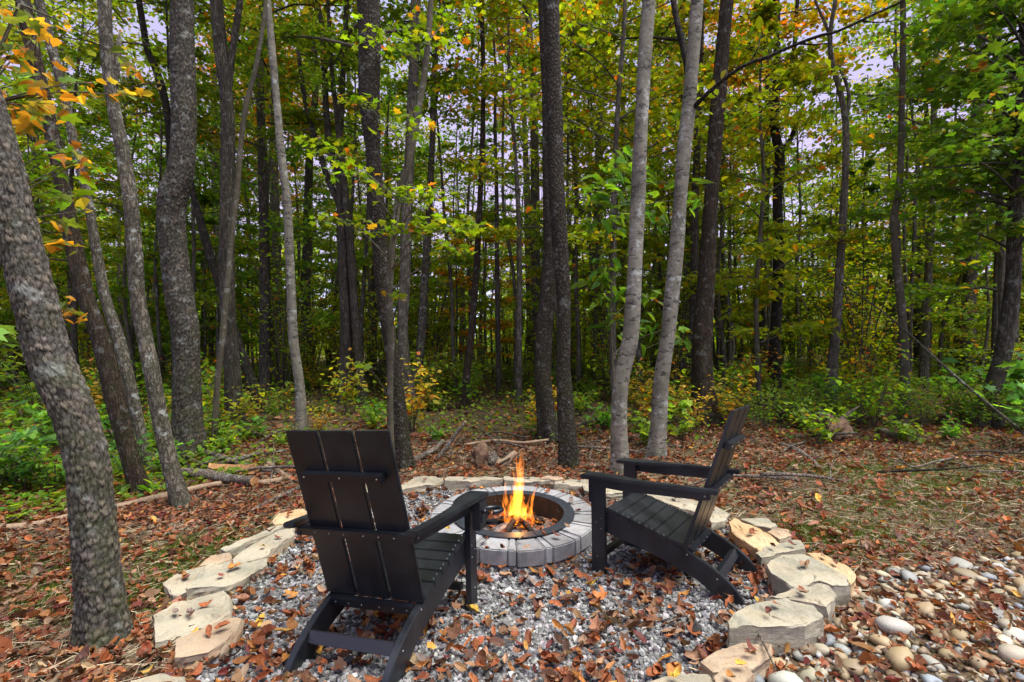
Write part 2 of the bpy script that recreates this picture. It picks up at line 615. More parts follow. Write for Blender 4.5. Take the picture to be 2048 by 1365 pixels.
def diamond_template(fold=0.25, w=0.42):
    v = [(0, 0, 0), (w, .5, fold * w), (0, 1, -.08), (-w, .5, fold * w)]
    return np.array(v, float), [np.array([(0, 1, 2), (0, 2, 3)])]


def curled_template(r, curl=1.0, w=0.30, wave=0.1, fold=0.5):
    """dead leaf: pointed oval, folded on the midrib, curled along its length"""
    v, rows = [], 6
    for i in range(rows + 1):
        t = i / rows
        ww = w * math.sin(PI * min(1, t * 0.92 + 0.06)) ** 0.8
        ang = curl * (t - 0.4)
        yy = math.sin(ang) / max(0.2, abs(curl)) if abs(curl) > 0.2 else t - 0.4
        zz = (1 - math.cos(ang)) / max(0.2, abs(curl))
        for sx in (-1, 0, 1):
            v.append((sx * ww * (1 + r.normal(0, .12)), yy, zz + abs(sx) * ww * fold * (1 + r.normal(0, .4)) + r.normal(0, wave * 0.25)))
    f = []
    for i in range(rows):
        for c_ in range(2):
            a = i * 3 + c_
            f.append((a, a + 1, a + 4, a + 3))
    return np.array(v, float), [np.array(f)]


TR = np.random.default_rng(3)
T_DEAD = [curled_template(TR, c, w, .1, fo) for c, w, fo in
          ((.5, .21, .45), (1.5, .20, .7), (-1.1, .22, .35), (1.1, .25, -.5), (2.1, .2, .9), (.3, .24, .3), (-.7, .25, .8), (1.2, .17, 1.3), (2.4, .26, .4), (-1.6, .2, .6))]
_m = maple_template(0.3, -0.2)
_m2 = maple_template(-0.25, 0.35)
for q in (_m, _m2):
    q[0][:, 1] -= 0.4
    q[0][:] *= .78
T_DEADALL = T_DEAD + [_m]
T_DEADLOW = [(np.array([(-.28, 0, .1), (0, -.5, 0), (.28, 0, .12), (0, .5, .08), ]) * 1.0, [np.array([(0, 1, 2), (0, 2, 3)])]),
             (np.array([(-.3, .1, .2), (0, -.5, 0), (.3, -.1, -.02), (0, .5, .18), ]) * 1.0, [np.array([(0, 1, 2), (0, 2, 3)])])]
T_MAPLE = [maple_template(.12, .1), maple_template(.22, .22), maple_template(-.1, .3)]
T_OVATE = [ovate_template(.2, .15), ovate_template(.35, .35), ovate_template(.05, .05, .3)]
T_DIAM = [diamond_template(.25), diamond_template(-.1), diamond_template(.4, .34)]

DEADCOL = np.array([(0.20, 0.062, 0.022), (0.25, 0.088, 0.030), (0.15, 0.052, 0.026), (0.11, 0.055, 0.034), (0.18, 0.10, 0.055),
                    (0.29, 0.13, 0.040), (0.24, 0.155, 0.10), (0.075, 0.036, 0.027), (0.40, 0.23, 0.04), (0.13, 0.026, 0.026), (0.19, 0.145, 0.115), (.27, .20, .155)])
DEADP = np.array([.17, .13, .16, .14, .11, .05, .06, .09, .02, .04, .04, .02]); DEADP /= DEADP.sum()


def dead_colors(n, r=rng, p=DEADP):
    c = DEADCOL[r.choice(len(DEADCOL), n, p=p)]
    c = c * .92 + .08 * c.mean(1, keepdims=True) * 1.3
    return np.clip(.92 * np.array([1.08, .95, .74]) * c * r.lognormal(0, .28, (n, 1)) * r.normal(1, .06, (n, 3)), .005, .8)


# ---------------------------------------------------------------- gravel stones
def ico():
    bm = bmesh.new()
    bmesh.ops.create_icosphere(bm, subdivisions=1, radius=1)
    V = np.array([v.co[:] for v in bm.verts]); Fc = np.array([[v.index for v in f.verts] for f in bm.faces])
    bm.free()
    return V, Fc


ICO_V, ICO_F = ico()


def chip_templates(k, r):
    res = []
    for _ in range(k):
        v = ICO_V * (1 + r.uniform(-.32, .32, (len(ICO_V), 1))) * np.array([1, r.uniform(.65, 1), r.uniform(.5, .8)])
        for _c in range(2):                                   # broken faces
            d = r.normal(0, 1, 3); d /= np.linalg.norm(d)
            h = v @ d
            v = v - np.outer(np.maximum(h - .55, 0), d)
        res.append((v, [ICO_F]))
    return res


gr = np.random.default_rng(21)
cnt = 82000
gx_, gy_ = gr.uniform(-1.9, 1.9, cnt), gr.uniform(1.5, 5.1, cnt)
keep = in_poly(gx_, gy_, EDGE) & (np.hypot(gx_ - PIT[0], gy_ - PIT[1]) > 0.57) & (np.abs(gx_) < 0.3 + gy_ * 1.05)
gx_, gy_ = gx_[keep], gy_[keep]
n = len(gx_)
gs = gr.lognormal(math.log(0.0098), .34, n)
gz_ = ground(gx_, gy_) + gs * gr.uniform(.1, .9, n) + gr.uniform(0, .006, n)
N, T, B = rand_basis(n, .7, gr)
gtone = np.clip(gr.normal(.195, .10, (n, 1)), .05, .55)
gcol = gtone * np.array([[1.03, 1.0, .95]]) * gr.normal(1, .035, (n, 3))
V, Fs, Cc = scatter(chip_templates(10, gr), np.stack([gx_, gy_, gz_], -1), gs, N, T, B, gcol, gr)
tag(obj('gravel', mesh_np('gravel', V, Fs, M_GRAVEL, Cc)), 'crushed blue-grey gravel covering the seating circle', None, None, 'stuff')

# ---------------------------------------------------------------- fire pit
pit = empty('fire_pit', (PIT[0], PIT[1], 0.0), 'round grey paver fire pit with a dark steel ring inside', 'fire pit')
pit.rotation_euler = (0.026, 0, 0)


def ring_block(r0, r1, a0, a1, z0, z1, bev=0.006):
    bm = bmesh.new()
    k = max(2, int((a1 - a0) / 0.1) + 1)
    rows = []
    for z in (z0, z1):
        for rr in (r0, r1):
            rows.append([bm.verts.new((rr * math.cos(a0 + (a1 - a0) * i / k), rr * math.sin(a0 + (a1 - a0) * i / k), z)) for i in range(k + 1)])
    b0, b1, t0, t1 = rows
    for i in range(k):
        bm.faces.new((b0[i], b1[i], b1[i + 1], b0[i + 1])); bm.faces.new((t0[i], t0[i + 1], t1[i + 1], t1[i]))
        bm.faces.new((b1[i], t1[i], t1[i + 1], b1[i + 1])); bm.faces.new((b0[i], b0[i + 1], t0[i + 1], t0[i]))
    bm.faces.new((b0[0], t0[0], t1[0], b1[0])); bm.faces.new((b0[k], b1[k], t1[k], t0[k]))
    bmesh.ops.recalc_face_normals(bm, faces=bm.faces)
    if bev:
        es = [e_ for e_ in bm.edges if len(e_.link_faces) == 2 and e_.calc_face_angle(0) > 0.5]
        bmesh.ops.bevel(bm, geom=es, offset=bev, segments=2, affect='EDGES')
    return bm


pr = random.Random(5)
NP = 16
for course, (z0, z1, r0, r1, off) in enumerate(((0.066, Z_CAP, 0.425, R_PAVE, 0.03), (-0.06, 0.061, 0.43, R_PAVE - 0.006, 0.135))):
    shapes = {}
    step = 2 * PI / NP
    wide = step * 0.765
    gap = 0.0055
    for i in range(NP):
        for kind, s0, s1 in (('w', 0, wide), ('n', wide, step)):
            key = kind
            if key not in shapes:
                bm = ring_block(r0, r1, gap / 2, s1 - s0 - gap / 2, z0, z1, 0.007)
                me = bpy.data.meshes.new('paver_block'); bm.to_mesh(me); bm.free()
                me.materials.append(M_PAVER[0])
                shapes[key] = me
            o = obj('paver_block', shapes[key], pit)
            o.material_slots[0].link = 'OBJECT'
            o.material_slots[0].material = M_PAVER[pr.choice((0, 0, 1, 1, 2))]
            o.rotation_euler = (pr.uniform(-.004, .004), pr.uniform(-.004, .004), off + i * step + s0 + pr.uniform(-.004, .004))
            o.location = (0, 0, pr.uniform(-.0035, .0035))
for i in range(4):
    a0 = 0.35 + i * PI / 2
    bm_obj('flange_segment', ring_block(0.362, R_STEEL, a0 + .004, a0 + PI / 2 - .004, Z_CAP + 0.006, Z_CAP + 0.013, 0.0015), M_STEEL, pit)
    bm_obj('steel_liner', ring_block(0.362, 0.370, a0 + .003, a0 + PI / 2 - .003, -0.12, Z_CAP + 0.004, 0), M_SOOT, pit)
bm = bmesh.new()
for i in range(4):
    for dz in (0.135, 0.05):
        for da in (-0.05, 0.05):
            a = 0.35 + i * PI / 2 + da
            mtx = Matrix.Translation((0.359 * math.cos(a), 0.359 * math.sin(a), dz)) @ Matrix.Rotation(a, 4, 'Z') @ Matrix.Rotation(PI / 2, 4, 'Y')
            bmesh.ops.create_cone(bm, cap_ends=True, segments=8, radius1=.005, radius2=.004, depth=.005, matrix=mtx)
tag(bm_obj('liner_bolts', bm, M_BOLT, pit), kind='stuff')
# ash floor of the pit
v, f = [], []
RN, SN = 9, 28
for i in range(RN):
    for j in range(SN):
        rr = 0.36 * i / (RN - 1); a = 2 * PI * j / SN
        v.append((rr * math.cos(a), rr * math.sin(a), 0.02 + 0.075 * math.exp(-(rr / .2) ** 2) + 0.012 * math.sin(9 * a + 20 * rr)))
for i in range(RN - 1):
    for j in range(SN):
        f.append((i * SN + j, (i + 1) * SN + j, (i + 1) * SN + (j + 1) % SN, i * SN + (j + 1) % SN))
obj('ash_floor', mesh_np('ash_floor', np.array(v), [np.array(f)], M_ASH, smooth=True), pit)


# ---------------------------------------------------------------- tubes (trunks, limbs, logs)
def resample(P, R, step):
    P = np.asarray(P, float); R = np.asarray(R, float)
    d = np.linalg.norm(np.diff(P, axis=0), axis=1)
    s = np.concatenate([[0], np.cumsum(d)])
    m = max(2, int(s[-1] / step) + 1)
    # Catmull-Rom through the points
    q = np.linspace(0, s[-1], m)
    tan = np.gradient(P, s, axis=0)
    k = np.clip(np.searchsorted(s, q, side='right') - 1, 0, len(s) - 2)
    h = (s[k + 1] - s[k]); t = ((q - s[k]) / h)[:, None]; h = h[:, None]
    p = ((2 * t ** 3 - 3 * t ** 2 + 1) * P[k] + (t ** 3 - 2 * t ** 2 + t) * h * tan[k]
         + (-2 * t ** 3 + 3 * t ** 2) * P[k + 1] + (t ** 3 - t ** 2) * h * tan[k + 1])
    return p, np.interp(q, s, R), q


def frames(p):
    t = np.gradient(p, axis=0)
    t /= np.linalg.norm(t, axis=1, keepdims=True) + 1e-12
    ref = np.array([1.0, 0, 0]) if abs(t[0, 0]) < .8 else np.array([0, 1.0, 0])
    U = np.empty_like(p)
    u = ref - t[0] * (ref @ t[0]); u /= np.linalg.norm(u)
    for i in range(len(p)):
        u = u - t[i] * (u @ t[i]); u /= np.linalg.norm(u)
        U[i] = u
    return U, np.cross(t, U), t


def worley(u, v, nu, cv, seed, jitter=.45):
    """cell noise on a cylinder: u in cells (wraps at nu), v in metres / cv. Returns F1, F2, cell random"""
    r = np.random.default_rng(seed)
    V_ = v / cv
    mv = int(V_.max()) + 4
    jit = r.uniform(-jitter, jitter, (nu, mv, 2)); rnd = r.uniform(0, 1, (nu, mv))
    iu, iv = np.floor(u).astype(int), np.floor(V_).astype(int) + 1
    f1 = np.full(u.shape, 9.); f2 = f1.copy(); cr_ = np.zeros(u.shape); dvn = np.zeros(u.shape)
    for a in (-1, 0, 1):
        for b in (-1, 0, 1):
            ku = (iu + a) % nu; kv = np.clip(iv + b, 0, mv - 1)
            du = iu + a + .5 + jit[ku, kv, 0] + (kv % 2) * .0 - u
            dv = kv - 1 + .5 + jit[ku, kv, 1] - V_
            d = np.hypot(du, dv)
            new = d < f1
            f2 = np.where(new, f1, np.minimum(f2, d))
            cr_ = np.where(new, rnd[ku, kv], cr_)
            dvn = np.where(new, dv, dvn)
            f1 = np.where(new, d, f1)
    return f1, f2, cr_, dvn


def tube(P, R, seg=12, step=0.15, wob=0.05, seed=0, cap=True, plates=None, flare=0.0, lobes=5):
    """returns V, faces, col"""
    r = np.random.default_rng(seed)
    p, rad, s = resample(P, R, step)
    U, W, t = frames(p)
    th = np.linspace(0, 2 * PI, seg, endpoint=False)
    ph = r.uniform(0, 6.28, 6)
    TH, S = np.meshgrid(th, s)
    rr = rad[:, None] * (1 + wob * (.6 * np.sin(2 * TH + 1.7 * S / max(.05, rad.max() * 4) + ph[0]) + .4 * np.sin(3 * TH - 1.1 * S / max(.05, rad.max() * 4) + ph[1])
                                    + .5 * np.sin(S / max(.04, rad.max() * 2.2) + ph[2]) * np.cos(TH + ph[3])))
    if flare:
        fl = np.exp(-S / (rad.max() * 1.9))
        rr = rr * (1 + flare * fl * (1 + .75 * np.sin(lobes * TH + ph[4])))
    col = np.full(rr.shape + (3,), .2)
    if plates:
        cu, cv, amp = plates[:3]
        nu = max(6, int(round(2 * PI * rad.mean() / cu)))
        u = (TH / (2 * PI) * nu + .35 * np.sin(S * 5 + ph[5])) % nu
        k1, k2 = 2 * PI / cv, TH * nu
        wv = S + cv * .55 * (.22 * np.sin(k2 * .9 + S * k1 * .23) + .16 * np.sin(2 * k2 - S * k1 * .9 + 1) + .10 * np.sin(3 * k2 + S * k1 * 1.7 + ph[0]))
        u = (u + .13 * np.sin(S * k1 * .8 + k2 + ph[1]) + .08 * np.sin(S * k1 * 1.9 - 2 * k2 + ph[2])) % nu
        f1, f2, cc, dvn = worley(u, wv, nu, cv, seed + 5)
        e_ = np.clip((f2 - f1) * 2.6, 0, 1)
        plate = e_ ** .4 * (.4 + .6 * cc + .55 * np.clip(dvn, -.6, .6) * (cc - .3) * 2)
        rr = rr - amp * .6 + amp * plate * np.minimum(1, .25 + S / (rad.max() * 2.5))
        tone = (.72 + .55 * cc) * (.12 + .88 * e_)
        col = tone[..., None] * np.array([.150, .128, .102]) * (plates[3] if len(plates) > 3 else 1) * (1 + .12 * (cc[..., None] - .5) * np.array([1, 0, -1]))
    V_ = p[:, None] + rr[..., None] * (np.cos(TH)[..., None] * U[:, None] + np.sin(TH)[..., None] * W[:, None])
    m = len(p)
    id_ = np.arange(m * seg).reshape(m, seg)
    q = np.stack([id_[:-1], np.roll(id_[:-1], -1, 1), np.roll(id_[1:], -1, 1), id_[1:]], -1).reshape(-1, 4)
    Vf = V_.reshape(-1, 3); cf_ = col.reshape(-1, 3)
    fs = [q]
    if cap:
        Vf = np.concatenate([Vf, p[:1], p[-1:]]); cf_ = np.concatenate([cf_, cf_[:1], cf_[-1:]])
        a, b = m * seg, m * seg + 1
        fs.append(np.array([(a, (i + 1) % seg, i) for i in range(seg)] + [(b, id_[-1, i], id_[-1, (i + 1) % seg]) for i in range(seg)]))
    return Vf, fs, cf_


def join(parts):
    VV, FF, CC, off = [], [], [], 0
    for V_, fs, c_ in parts:
        VV.append(V_); CC.append(c_)
        FF += [np.asarray(f_) + off for f_ in fs]
        off += len(V_)
    return np.concatenate(VV), FF, np.concatenate(CC)


# ---------------------------------------------------------------- foliage prototypes
GREEN = np.array([.104, .172, .013])


def leaf_colors(n, r, autumn=.06, base=GREEN):
    autumn = autumn * .6
    c = base * r.lognormal(0, .28, (n, 1)) * np.stack([r.lognormal(.0, .18, n), np.ones(n), r.lognormal(0, .25, n)], -1)
    yel = r.random(n)
    c = np.where((yel < autumn)[:, None], np.array([.30, .19, .02]) * r.lognormal(0, .25, (n, 1)), c)
    c = np.where((yel < autumn * .35)[:, None], np.array([.30, .10, .02]) * r.lognormal(0, .25, (n, 1)), c)
    return np.clip(c, .004, .6)


def grow(seed, height, r0, start, reach, n_limb, per_limb, leaf, templates, lean=.06, layered=True, autumn=.05, tip=.35, droop=.1):
    """a tree: returns trunk, limbs and crown meshes data in local coordinates"""
    r = np.random.default_rng(seed)
    k = 8
    z = np.linspace(0, height, k)
    bend = np.cumsum(r.normal(0, lean, (k, 2)) * (height / k), axis=0); bend -= bend[0]
    P = np.concatenate([bend, z[:, None]], 1)
    R = r0 * (1 - z / height) ** .75 + .012
    P[0, 2] = -.25
    trunk = tube(P, R, 9, max(.35, height / 30), .06, seed, cap=False, flare=.35)
    limbs, pos, nrm = [], [], []
    for i in range(n_limb):
        f = start + (1 - start) * (i + r.random()) / n_limb
        h = f * height
        b = np.array([np.interp(h, z, P[:, 0]), np.interp(h, z, P[:, 1]), h])
        a = i * 2.4 + r.uniform(-.6, .6)
        prof = math.sin(PI * min(1, max(.05, (f - start) / (1 - start)) * .85 + .14)) ** .7
        L = reach * prof * r.uniform(.65, 1.15)
        up = r.uniform(.15, .5) + (f - start) * .5
        d = np.array([math.cos(a), math.sin(a), up])
        pts = [b]
        m = 5
        for j in range(1, m + 1):
            d = d + np.array([*r.normal(0, .16, 2), -droop + r.normal(0, .08)])
            pts.append(pts[-1] + d / np.linalg.norm(d) * L / m)
        pts = np.array(pts)
        lr = np.interp(h, z, R) * .38
        limbs.append(tube(pts, np.linspace(lr, .006, m + 1), 5, L / 5, .05, seed + i, cap=False))
        nt = 6
        cl = []
        for j in range(nt):
            q = r.uniform(tip, 1.0) * m
            i0 = min(m - 1, int(q)); base = pts[i0] + (pts[i0 + 1] - pts[i0]) * (q - i0)
            aa = a + r.choice((-1, 1)) * r.uniform(.4, 1.3)
            l2 = L * r.uniform(.25, .5)
            tipp = base + np.array([math.cos(aa) * l2, math.sin(aa) * l2, r.uniform(-.1, .25) * l2])
            limbs.append(tube([base, (base + tipp) / 2 + r.normal(0, .04, 3), tipp], [lr * .4 + .003, .005, .003], 3, l2 / 2, 0, seed + j, cap=False))
            cl.append((base, tipp))
        per = per_limb // nt
        for b0, b1 in cl:
            tt = r.uniform(.05, 1.08, per)[:, None]
            s = .12 * L
            sp = r.normal(0, 1, (per, 3)) * np.array([s, s, s * (.24 if layered else .7)])
            pos.append(b0 + (b1 - b0) * tt + sp)
    pos = np.concatenate(pos)
    n = len(pos)
    N, T, B = rand_basis(n, .55 if layered else .8, r)
    size = leaf * r.lognormal(0, .22, n)
    crown = scatter(templates, pos, size, N, T, B, leaf_colors(n, r, autumn), r)
    return trunk, join(limbs), crown


PROTO_M = {}


def proto(name, kind, data, bark_m):
    trunk, limbs, crown = data
    PROTO_M[name] = dict(kind=kind,
                         trunk=mesh_np(name + '_trunk', trunk[0], trunk[1], bark_m, smooth=True),
                         limbs=mesh_np(name + '_limbs', limbs[0], limbs[1], bark_m, smooth=True),
                         crown=mesh_np(name + '_crown', crown[0], crown[1], M_LEAF, crown[2]))


OVER, UNDER = [], []
for i in range(6):
    nm = 'tall_%d' % i
    hgt = (19, 17, 21, 18, 16, 20)[i]
    proto(nm, 'over', grow(100 + i, hgt, (.17, .13, .19, .12, .10, .16)[i], (.40, .46, .42, .36, .5, .42)[i], (2.9, 2.4, 3.2, 2.5, 2.2, 2.8)[i],
                           22, 220, .135, T_DIAM, lean=.035, layered=(i % 2 == 0), autumn=(.05, .12, .04, .08, .05, .1)[i]),
          (B_FAR, B_FARDARK, B_FARDARK, B_GREY, B_SMOOTH, B_FAR)[i])
    OVER.append(nm)
for i in range(6):
    nm = 'understory_%d' % i
    hgt = (7.5, 9, 6, 10, 5, 8)[i]
    proto(nm, 'under', grow(200 + i, hgt, (.045, .055, .035, .06, .03, .045)[i], (.22, .3, .15, .3, .12, .18)[i], (1.9, 2.1, 1.6, 2.3, 1.4, 2.0)[i],
                            20, 195, .104, T_OVATE, lean=.07, layered=True, autumn=(.05, .10, .06, .05, .12, .04)[i]),
          (B_SMOOTH, B_FAR, B_SMOOTH, B_FARDARK, B_SMOOTH, B_FAR)[i])
    UNDER.append(nm)


def plant_tree(name, pn, loc, label, cat, group, scale=1.0, rot=0.0, tint=(1, 1, 1), zs=1.0):
    d = PROTO_M[pn]
    root = empty(name, loc, label, cat, group)
    root.scale = (scale, scale, scale * zs)
    root.rotation_euler = (0, 0, rot)
    for part, key in (('trunk', 'trunk'), ('limbs', 'limbs'), ('crown', 'crown')):
        o = obj(part, d[key], root)
        if key == 'crown':
            o.color = (*tint, 1)
            o['kind'] = 'stuff'
        if key == 'limbs': o['kind'] = 'stuff'
    return root


# ---------------------------------------------------------------- trees told apart in the photograph
def base_depth(v, u=1024):
    return float(on_ground(u, v)[1])


def trunk_px(pts, Y):
    """pts: (u, v, width) base first, all in the picture; the trunk stands in the upright plane at depth Y"""
    P = [at(u, v, Y) for u, v, w in pts]
    R = [w / 2 * Y / F / math.hypot(1, (u - 1024) / F) for u, v, w in pts]
    return np.array(P), np.array(R)


TREE_ROOTS = []


def tree(name, label, pts, bark_m, top=15.0, limb_bark=None, Y=None, seg=20, step=.12, flare=.7, plates=None, wob=.05, crown=None, tint=(1, 1, 1),
         crown_scale=1.0, limbs=(), group=None, cat='tree', crown_at=None, lean_keep=.5):
    u0, v0, w0 = pts[0]
    if Y is None: Y = base_depth(v0, u0)
    P, R = trunk_px(pts, Y)
    base = np.array([P[0][0], Y, float(ground(P[0][0], Y))])
    P[0][2] = base[2]
    # root below the ground
    d0 = (P[1] - P[0]); d0 /= np.linalg.norm(d0)
    P = np.concatenate([[P[0] - d0 * .22], P]); R = np.concatenate([[R[0] * 1.02], R])
    # above the frame the trunk goes on to its full height
    if top and P[-1][2] < top:
        d = P[-1] - P[-2]; d /= np.linalg.norm(d)
        k = 5
        hh = top - P[-1][2]
        rs = np.random.default_rng(int(abs(u0 * 7 + v0)))
        q = P[-1].copy(); ext, er = [], []
        for j in range(1, k + 1):
            d = d * np.array([lean_keep ** .5, 1, 1]) + np.array([*rs.normal(0, .05, 2), 0])
            q = q + d / max(.3, d[2]) * hh / k
            ext.append(q.copy()); er.append(max(.015, R[-1] * (1 - j / (k + .6)) ** .8))
        P = np.concatenate([P, ext]); R = np.concatenate([R, er])
    root = empty(name, base, label, cat, group)
    V_, f_, c_ = tube(P - base, R, seg, step, wob, int(u0 + v0), cap=True, plates=plates, flare=flare)
    obj('trunk', mesh_np(name + '_trunk', V_, f_, bark_m, c_, smooth=True), root)
    for lp, lY in limbs:
        LP, LR = [], []
        for u, v, w, dy in lp:
            LP.append(at(u, v, (lY or Y) + dy)); LR.append(w / 2 * ((lY or Y) + dy) / F / math.hypot(1, (u - 1024) / F))
        V_, f_, c_ = tube(np.array(LP) - base, LR, 10, .12, .05, int(u0), cap=True)
        obj('branch', mesh_np(name + '_branch', V_, f_, limb_bark or bark_m, c_, smooth=True), root)
    if crown and Y > 7.6:
        d = PROTO_M[crown]
        topz = P[-1][2] - base[2]
        pz = {'over': 18.0, 'under': 7.5}[d['kind']]
        for key in ('limbs', 'crown'):
            o = obj(key, d[key], root)
            s = crown_scale
            o.scale = (s, s, s)
            # stand the crown so that its top meets the top of this trunk
            tp = P[-1] - base
            o.location = (tp[0], tp[1], topz - pz * s)
            o.rotation_euler = (0, 0, (u0 * .37) % 6.28)
            o['kind'] = 'stuff'
            if key == 'crown': o.color = (*tint, 1)
    TREE_ROOTS.append((base[0], base[1], R[1]))
    return root, P, R


tree('cherry_tree', 'thick flaky-barked tree at the left edge, leaning left beside the stone edging',
     [(208, 1285, 104), (200, 1182, 98), (190, 1080, 97), (183, 1000, 94), (176, 931, 91), (150, 831, 91), (105, 730, 98), (70, 600, 97),
      (32, 450, 92), (5, 330, 86), (-30, 200, 80), (-70, 60, 74)], B_CHERRY_NEAR, top=11, seg=188, step=.0085, flare=.75,
     plates=(.0145, .036, .0105, .85), crown='tall_0', crown_scale=.45, wob=.03)
tree('oak_tree', 'brown trunk leaning left, second from the left edge, behind a fallen log',
     [(283, 988, 42), (262, 920, 40), (238, 831, 43), (202, 680, 41), (174, 600, 38), (139, 450, 37), (111, 300, 33), (77, 150, 31), (43, 0, 37)],
     B_BROWN, seg=48, step=.03, plates=(.03, .06, .003), crown='tall_1', crown_scale=.75)
tree('maple_tree', 'slim grey trunk leaning left just behind the brown leaning trunk',
     [(300, 940, 22), (285, 880, 24), (262, 780, 27), (238, 680, 26), (212, 600, 25), (192, 500, 22), (176, 400, 20), (151, 300, 20), (130, 200, 20), (105, 100, 23), (77, 0, 22)],
     B_LICHEN, crown='tall_3', crown_scale=.7)
tree('maple_tree', 'pale lichen-crusted trunk leaning left, its foot beside the stacked logs',
     [(364, 1014, 42), (341, 931, 36), (319, 831, 34), (301, 730, 36), (290, 680, 33), (276, 600, 32), (270, 500, 35), (260, 400, 31), (245, 300, 30), (225, 200, 29), (214, 100, 28), (209, 0, 30)],
     B_LICHEN, seg=40, step=.03, plates=(.03, .05, .0022), crown='tall_4', crown_scale=.7,
     limbs=[([(225, 190, 16, 0), (236, 120, 15, .03), (238, 85, 11, .05), (240, 60, 3, .06)], None)])
tree('cherry_tree', 'stout dark trunk with a swollen kink at mid height, left of the chair',
     [(378, 915, 68), (375, 850, 61), (373, 730, 58), (370, 660, 59), (360, 600, 60), (348, 500, 56), (344, 425, 58), (348, 390, 64), (361, 350, 57), (366, 300, 53), (367, 200, 53), (364, 100, 50), (365, 0, 46)],
     B_CHERRY_NEAR, seg=110, step=.017, plates=(.028, .048, .011, .62), crown='tall_2', crown_scale=.8, flare=.3)
tree('oak_tree', 'grey furrowed trunk with a fork near the top, right of the stout dark one',
     [(471, 870, 44), (468, 830, 37), (464, 730, 35), (457, 650, 32), (454, 500, 31), (455, 350, 30), (454, 200, 28), (442, 100, 29), (432, 0, 25)],
     B_GREY, crown='tall_5', crown_scale=.8, limbs=[([(454, 210, 16, 0), (464, 110, 15, 0), (473, 50, 14, 0), (483, -20, 13, 0), (490, -110, 11, 0)], None)])
tree('young_maple', 'thin bent grey sapling stem in front of the grey furrowed trunk',
     [(427, 896, 13), (434, 780, 13), (444, 680, 13), (452, 600, 13), (463, 475, 12), (475, 375, 12), (483, 275, 11), (496, 195, 11), (510, 145, 10), (520, 90, 9), (529, 30, 8)],
     B_SMOOTH, top=7, seg=12, crown=None)
tree('birch_tree', 'pale straight trunk leaning left, rising behind the left chair back',
     [(604, 866, 25), (600, 780, 21), (587, 683, 20), (583, 600, 19), (579, 500, 18), (573, 400, 18), (562, 300, 16), (553, 200, 15), (544, 100, 15), (536, 0, 13)],
     B_PALE, crown='tall_1', crown_scale=.75)
tree('leaning_tree', 'dark crooked trunk slanting behind the grey furrowed trunk',
     [(522, 826, 24), (505, 770, 22), (482, 705, 21), (455, 620, 20), (425, 525, 18), (405, 460, 17), (385, 380, 14), (370, 300, 11)],
     B_DARK, top=8, seg=14)
tree('forked_maple', 'dark trunk splitting into three tall stems behind the left chair',
     [(690, 806, 28), (691, 720, 25), (692, 650, 24), (688, 540, 23), (684, 430, 22), (678, 360, 16), (660, 300, 14), (653, 225, 13), (648, 125, 12), (642, 40, 10), (630, -10, 9)],
     B_FARDARK, crown='tall_3', crown_scale=.85, tint=(1.5, 1.1, .9),
     limbs=[([(684, 420, 14, 0), (655, 355, 13, .1), (635, 290, 12, .1), (614, 220, 11, .1), (602, 150, 10, .1), (596, 100, 7, .1)], None),
            ([(684, 430, 14, 0), (680, 330, 13, -.1), (684, 200, 12, -.1), (689, 100, 11, -.1), (694, 0, 10, -.1), (700, -100, 8, -.1)], None)])
tree('maple_tree', 'blackish trunk slanting to the left behind the three-stemmed maple',
     [(727, 808, 18), (718, 720, 18), (708, 600, 17), (700, 475, 16), (690, 380, 14), (676, 250, 11)], B_FARDARK, top=11, crown='tall_4', crown_scale=.6)
tree('cherry_tree', 'brown trunk with a seam and scar, its foot right behind the left chair',
     [(804, 938, 40), (799, 850, 34), (793, 780, 32), (783, 700, 28), (767, 600, 27), (760, 500, 30), (752, 400, 36), (746, 300, 30), (741, 235, 38), (739, 200, 41), (739, 100, 45), (736, 0, 47), (735, -60, 46)],
     B_CHERRY, seg=48, step=.03, plates=(.03, .06, .004), crown='tall_5', crown_scale=.8)
R12 = tree('young_maple', 'thin olive sapling with yellowing leaf sprays in front of the brown seamed trunk',
           [(786, 958, 14), (782, 880, 13), (780, 780, 13), (782, 683, 14), (780, 600, 13), (782, 525, 13), (790, 450, 14), (802, 375, 15), (817, 325, 15), (832, 250, 13), (845, 175, 13), (857, 75, 12), (862, 0, 11)],
           B_SMOOTH, top=8.5, seg=14)
tree('maple_tree', 'grey trunk rising just behind the thin olive sapling',
     [(824, 822, 26), (812, 740, 23), (806, 683, 22), (810, 560, 22), (813, 450, 22), (822, 250, 20), (828, 125, 20), (831, 0, 19)],
     B_FAR, crown='tall_0', crown_scale=.85)
tree('maple_tree', 'narrow mottled trunk with peeling pale patches right of the olive sapling',
     [(830, 800, 20), (842, 683, 17), (850, 550, 15), (857, 450, 14), (862, 350, 13), (866, 250, 12), (868, 150, 12), (875, 75, 11), (884, 0, 10)],
     B_LICHEN, crown='tall_3', crown_scale=.75)
tree('maple_tree', 'reddish-brown slender trunk left of the fire, standing farther back',
     [(928, 818, 17), (934, 740, 15), (941, 683, 14), (955, 500, 13), (960, 400, 11), (965, 275, 10), (967, 150, 9), (964, 0, 9)],
     B_BROWN, crown='tall_1', crown_scale=.75, tint=(2.4, 1.1, .8))
tree('oak_tree', 'straight blackish pole of a tree behind the slender reddish-brown one',
     [(997, 788, 12), (996, 650, 10), (994, 500, 9), (993, 375, 8), (990, 250, 6)], B_FARDARK, top=13, crown='tall_4', crown_scale=.6, tint=(.9, 1, 1))
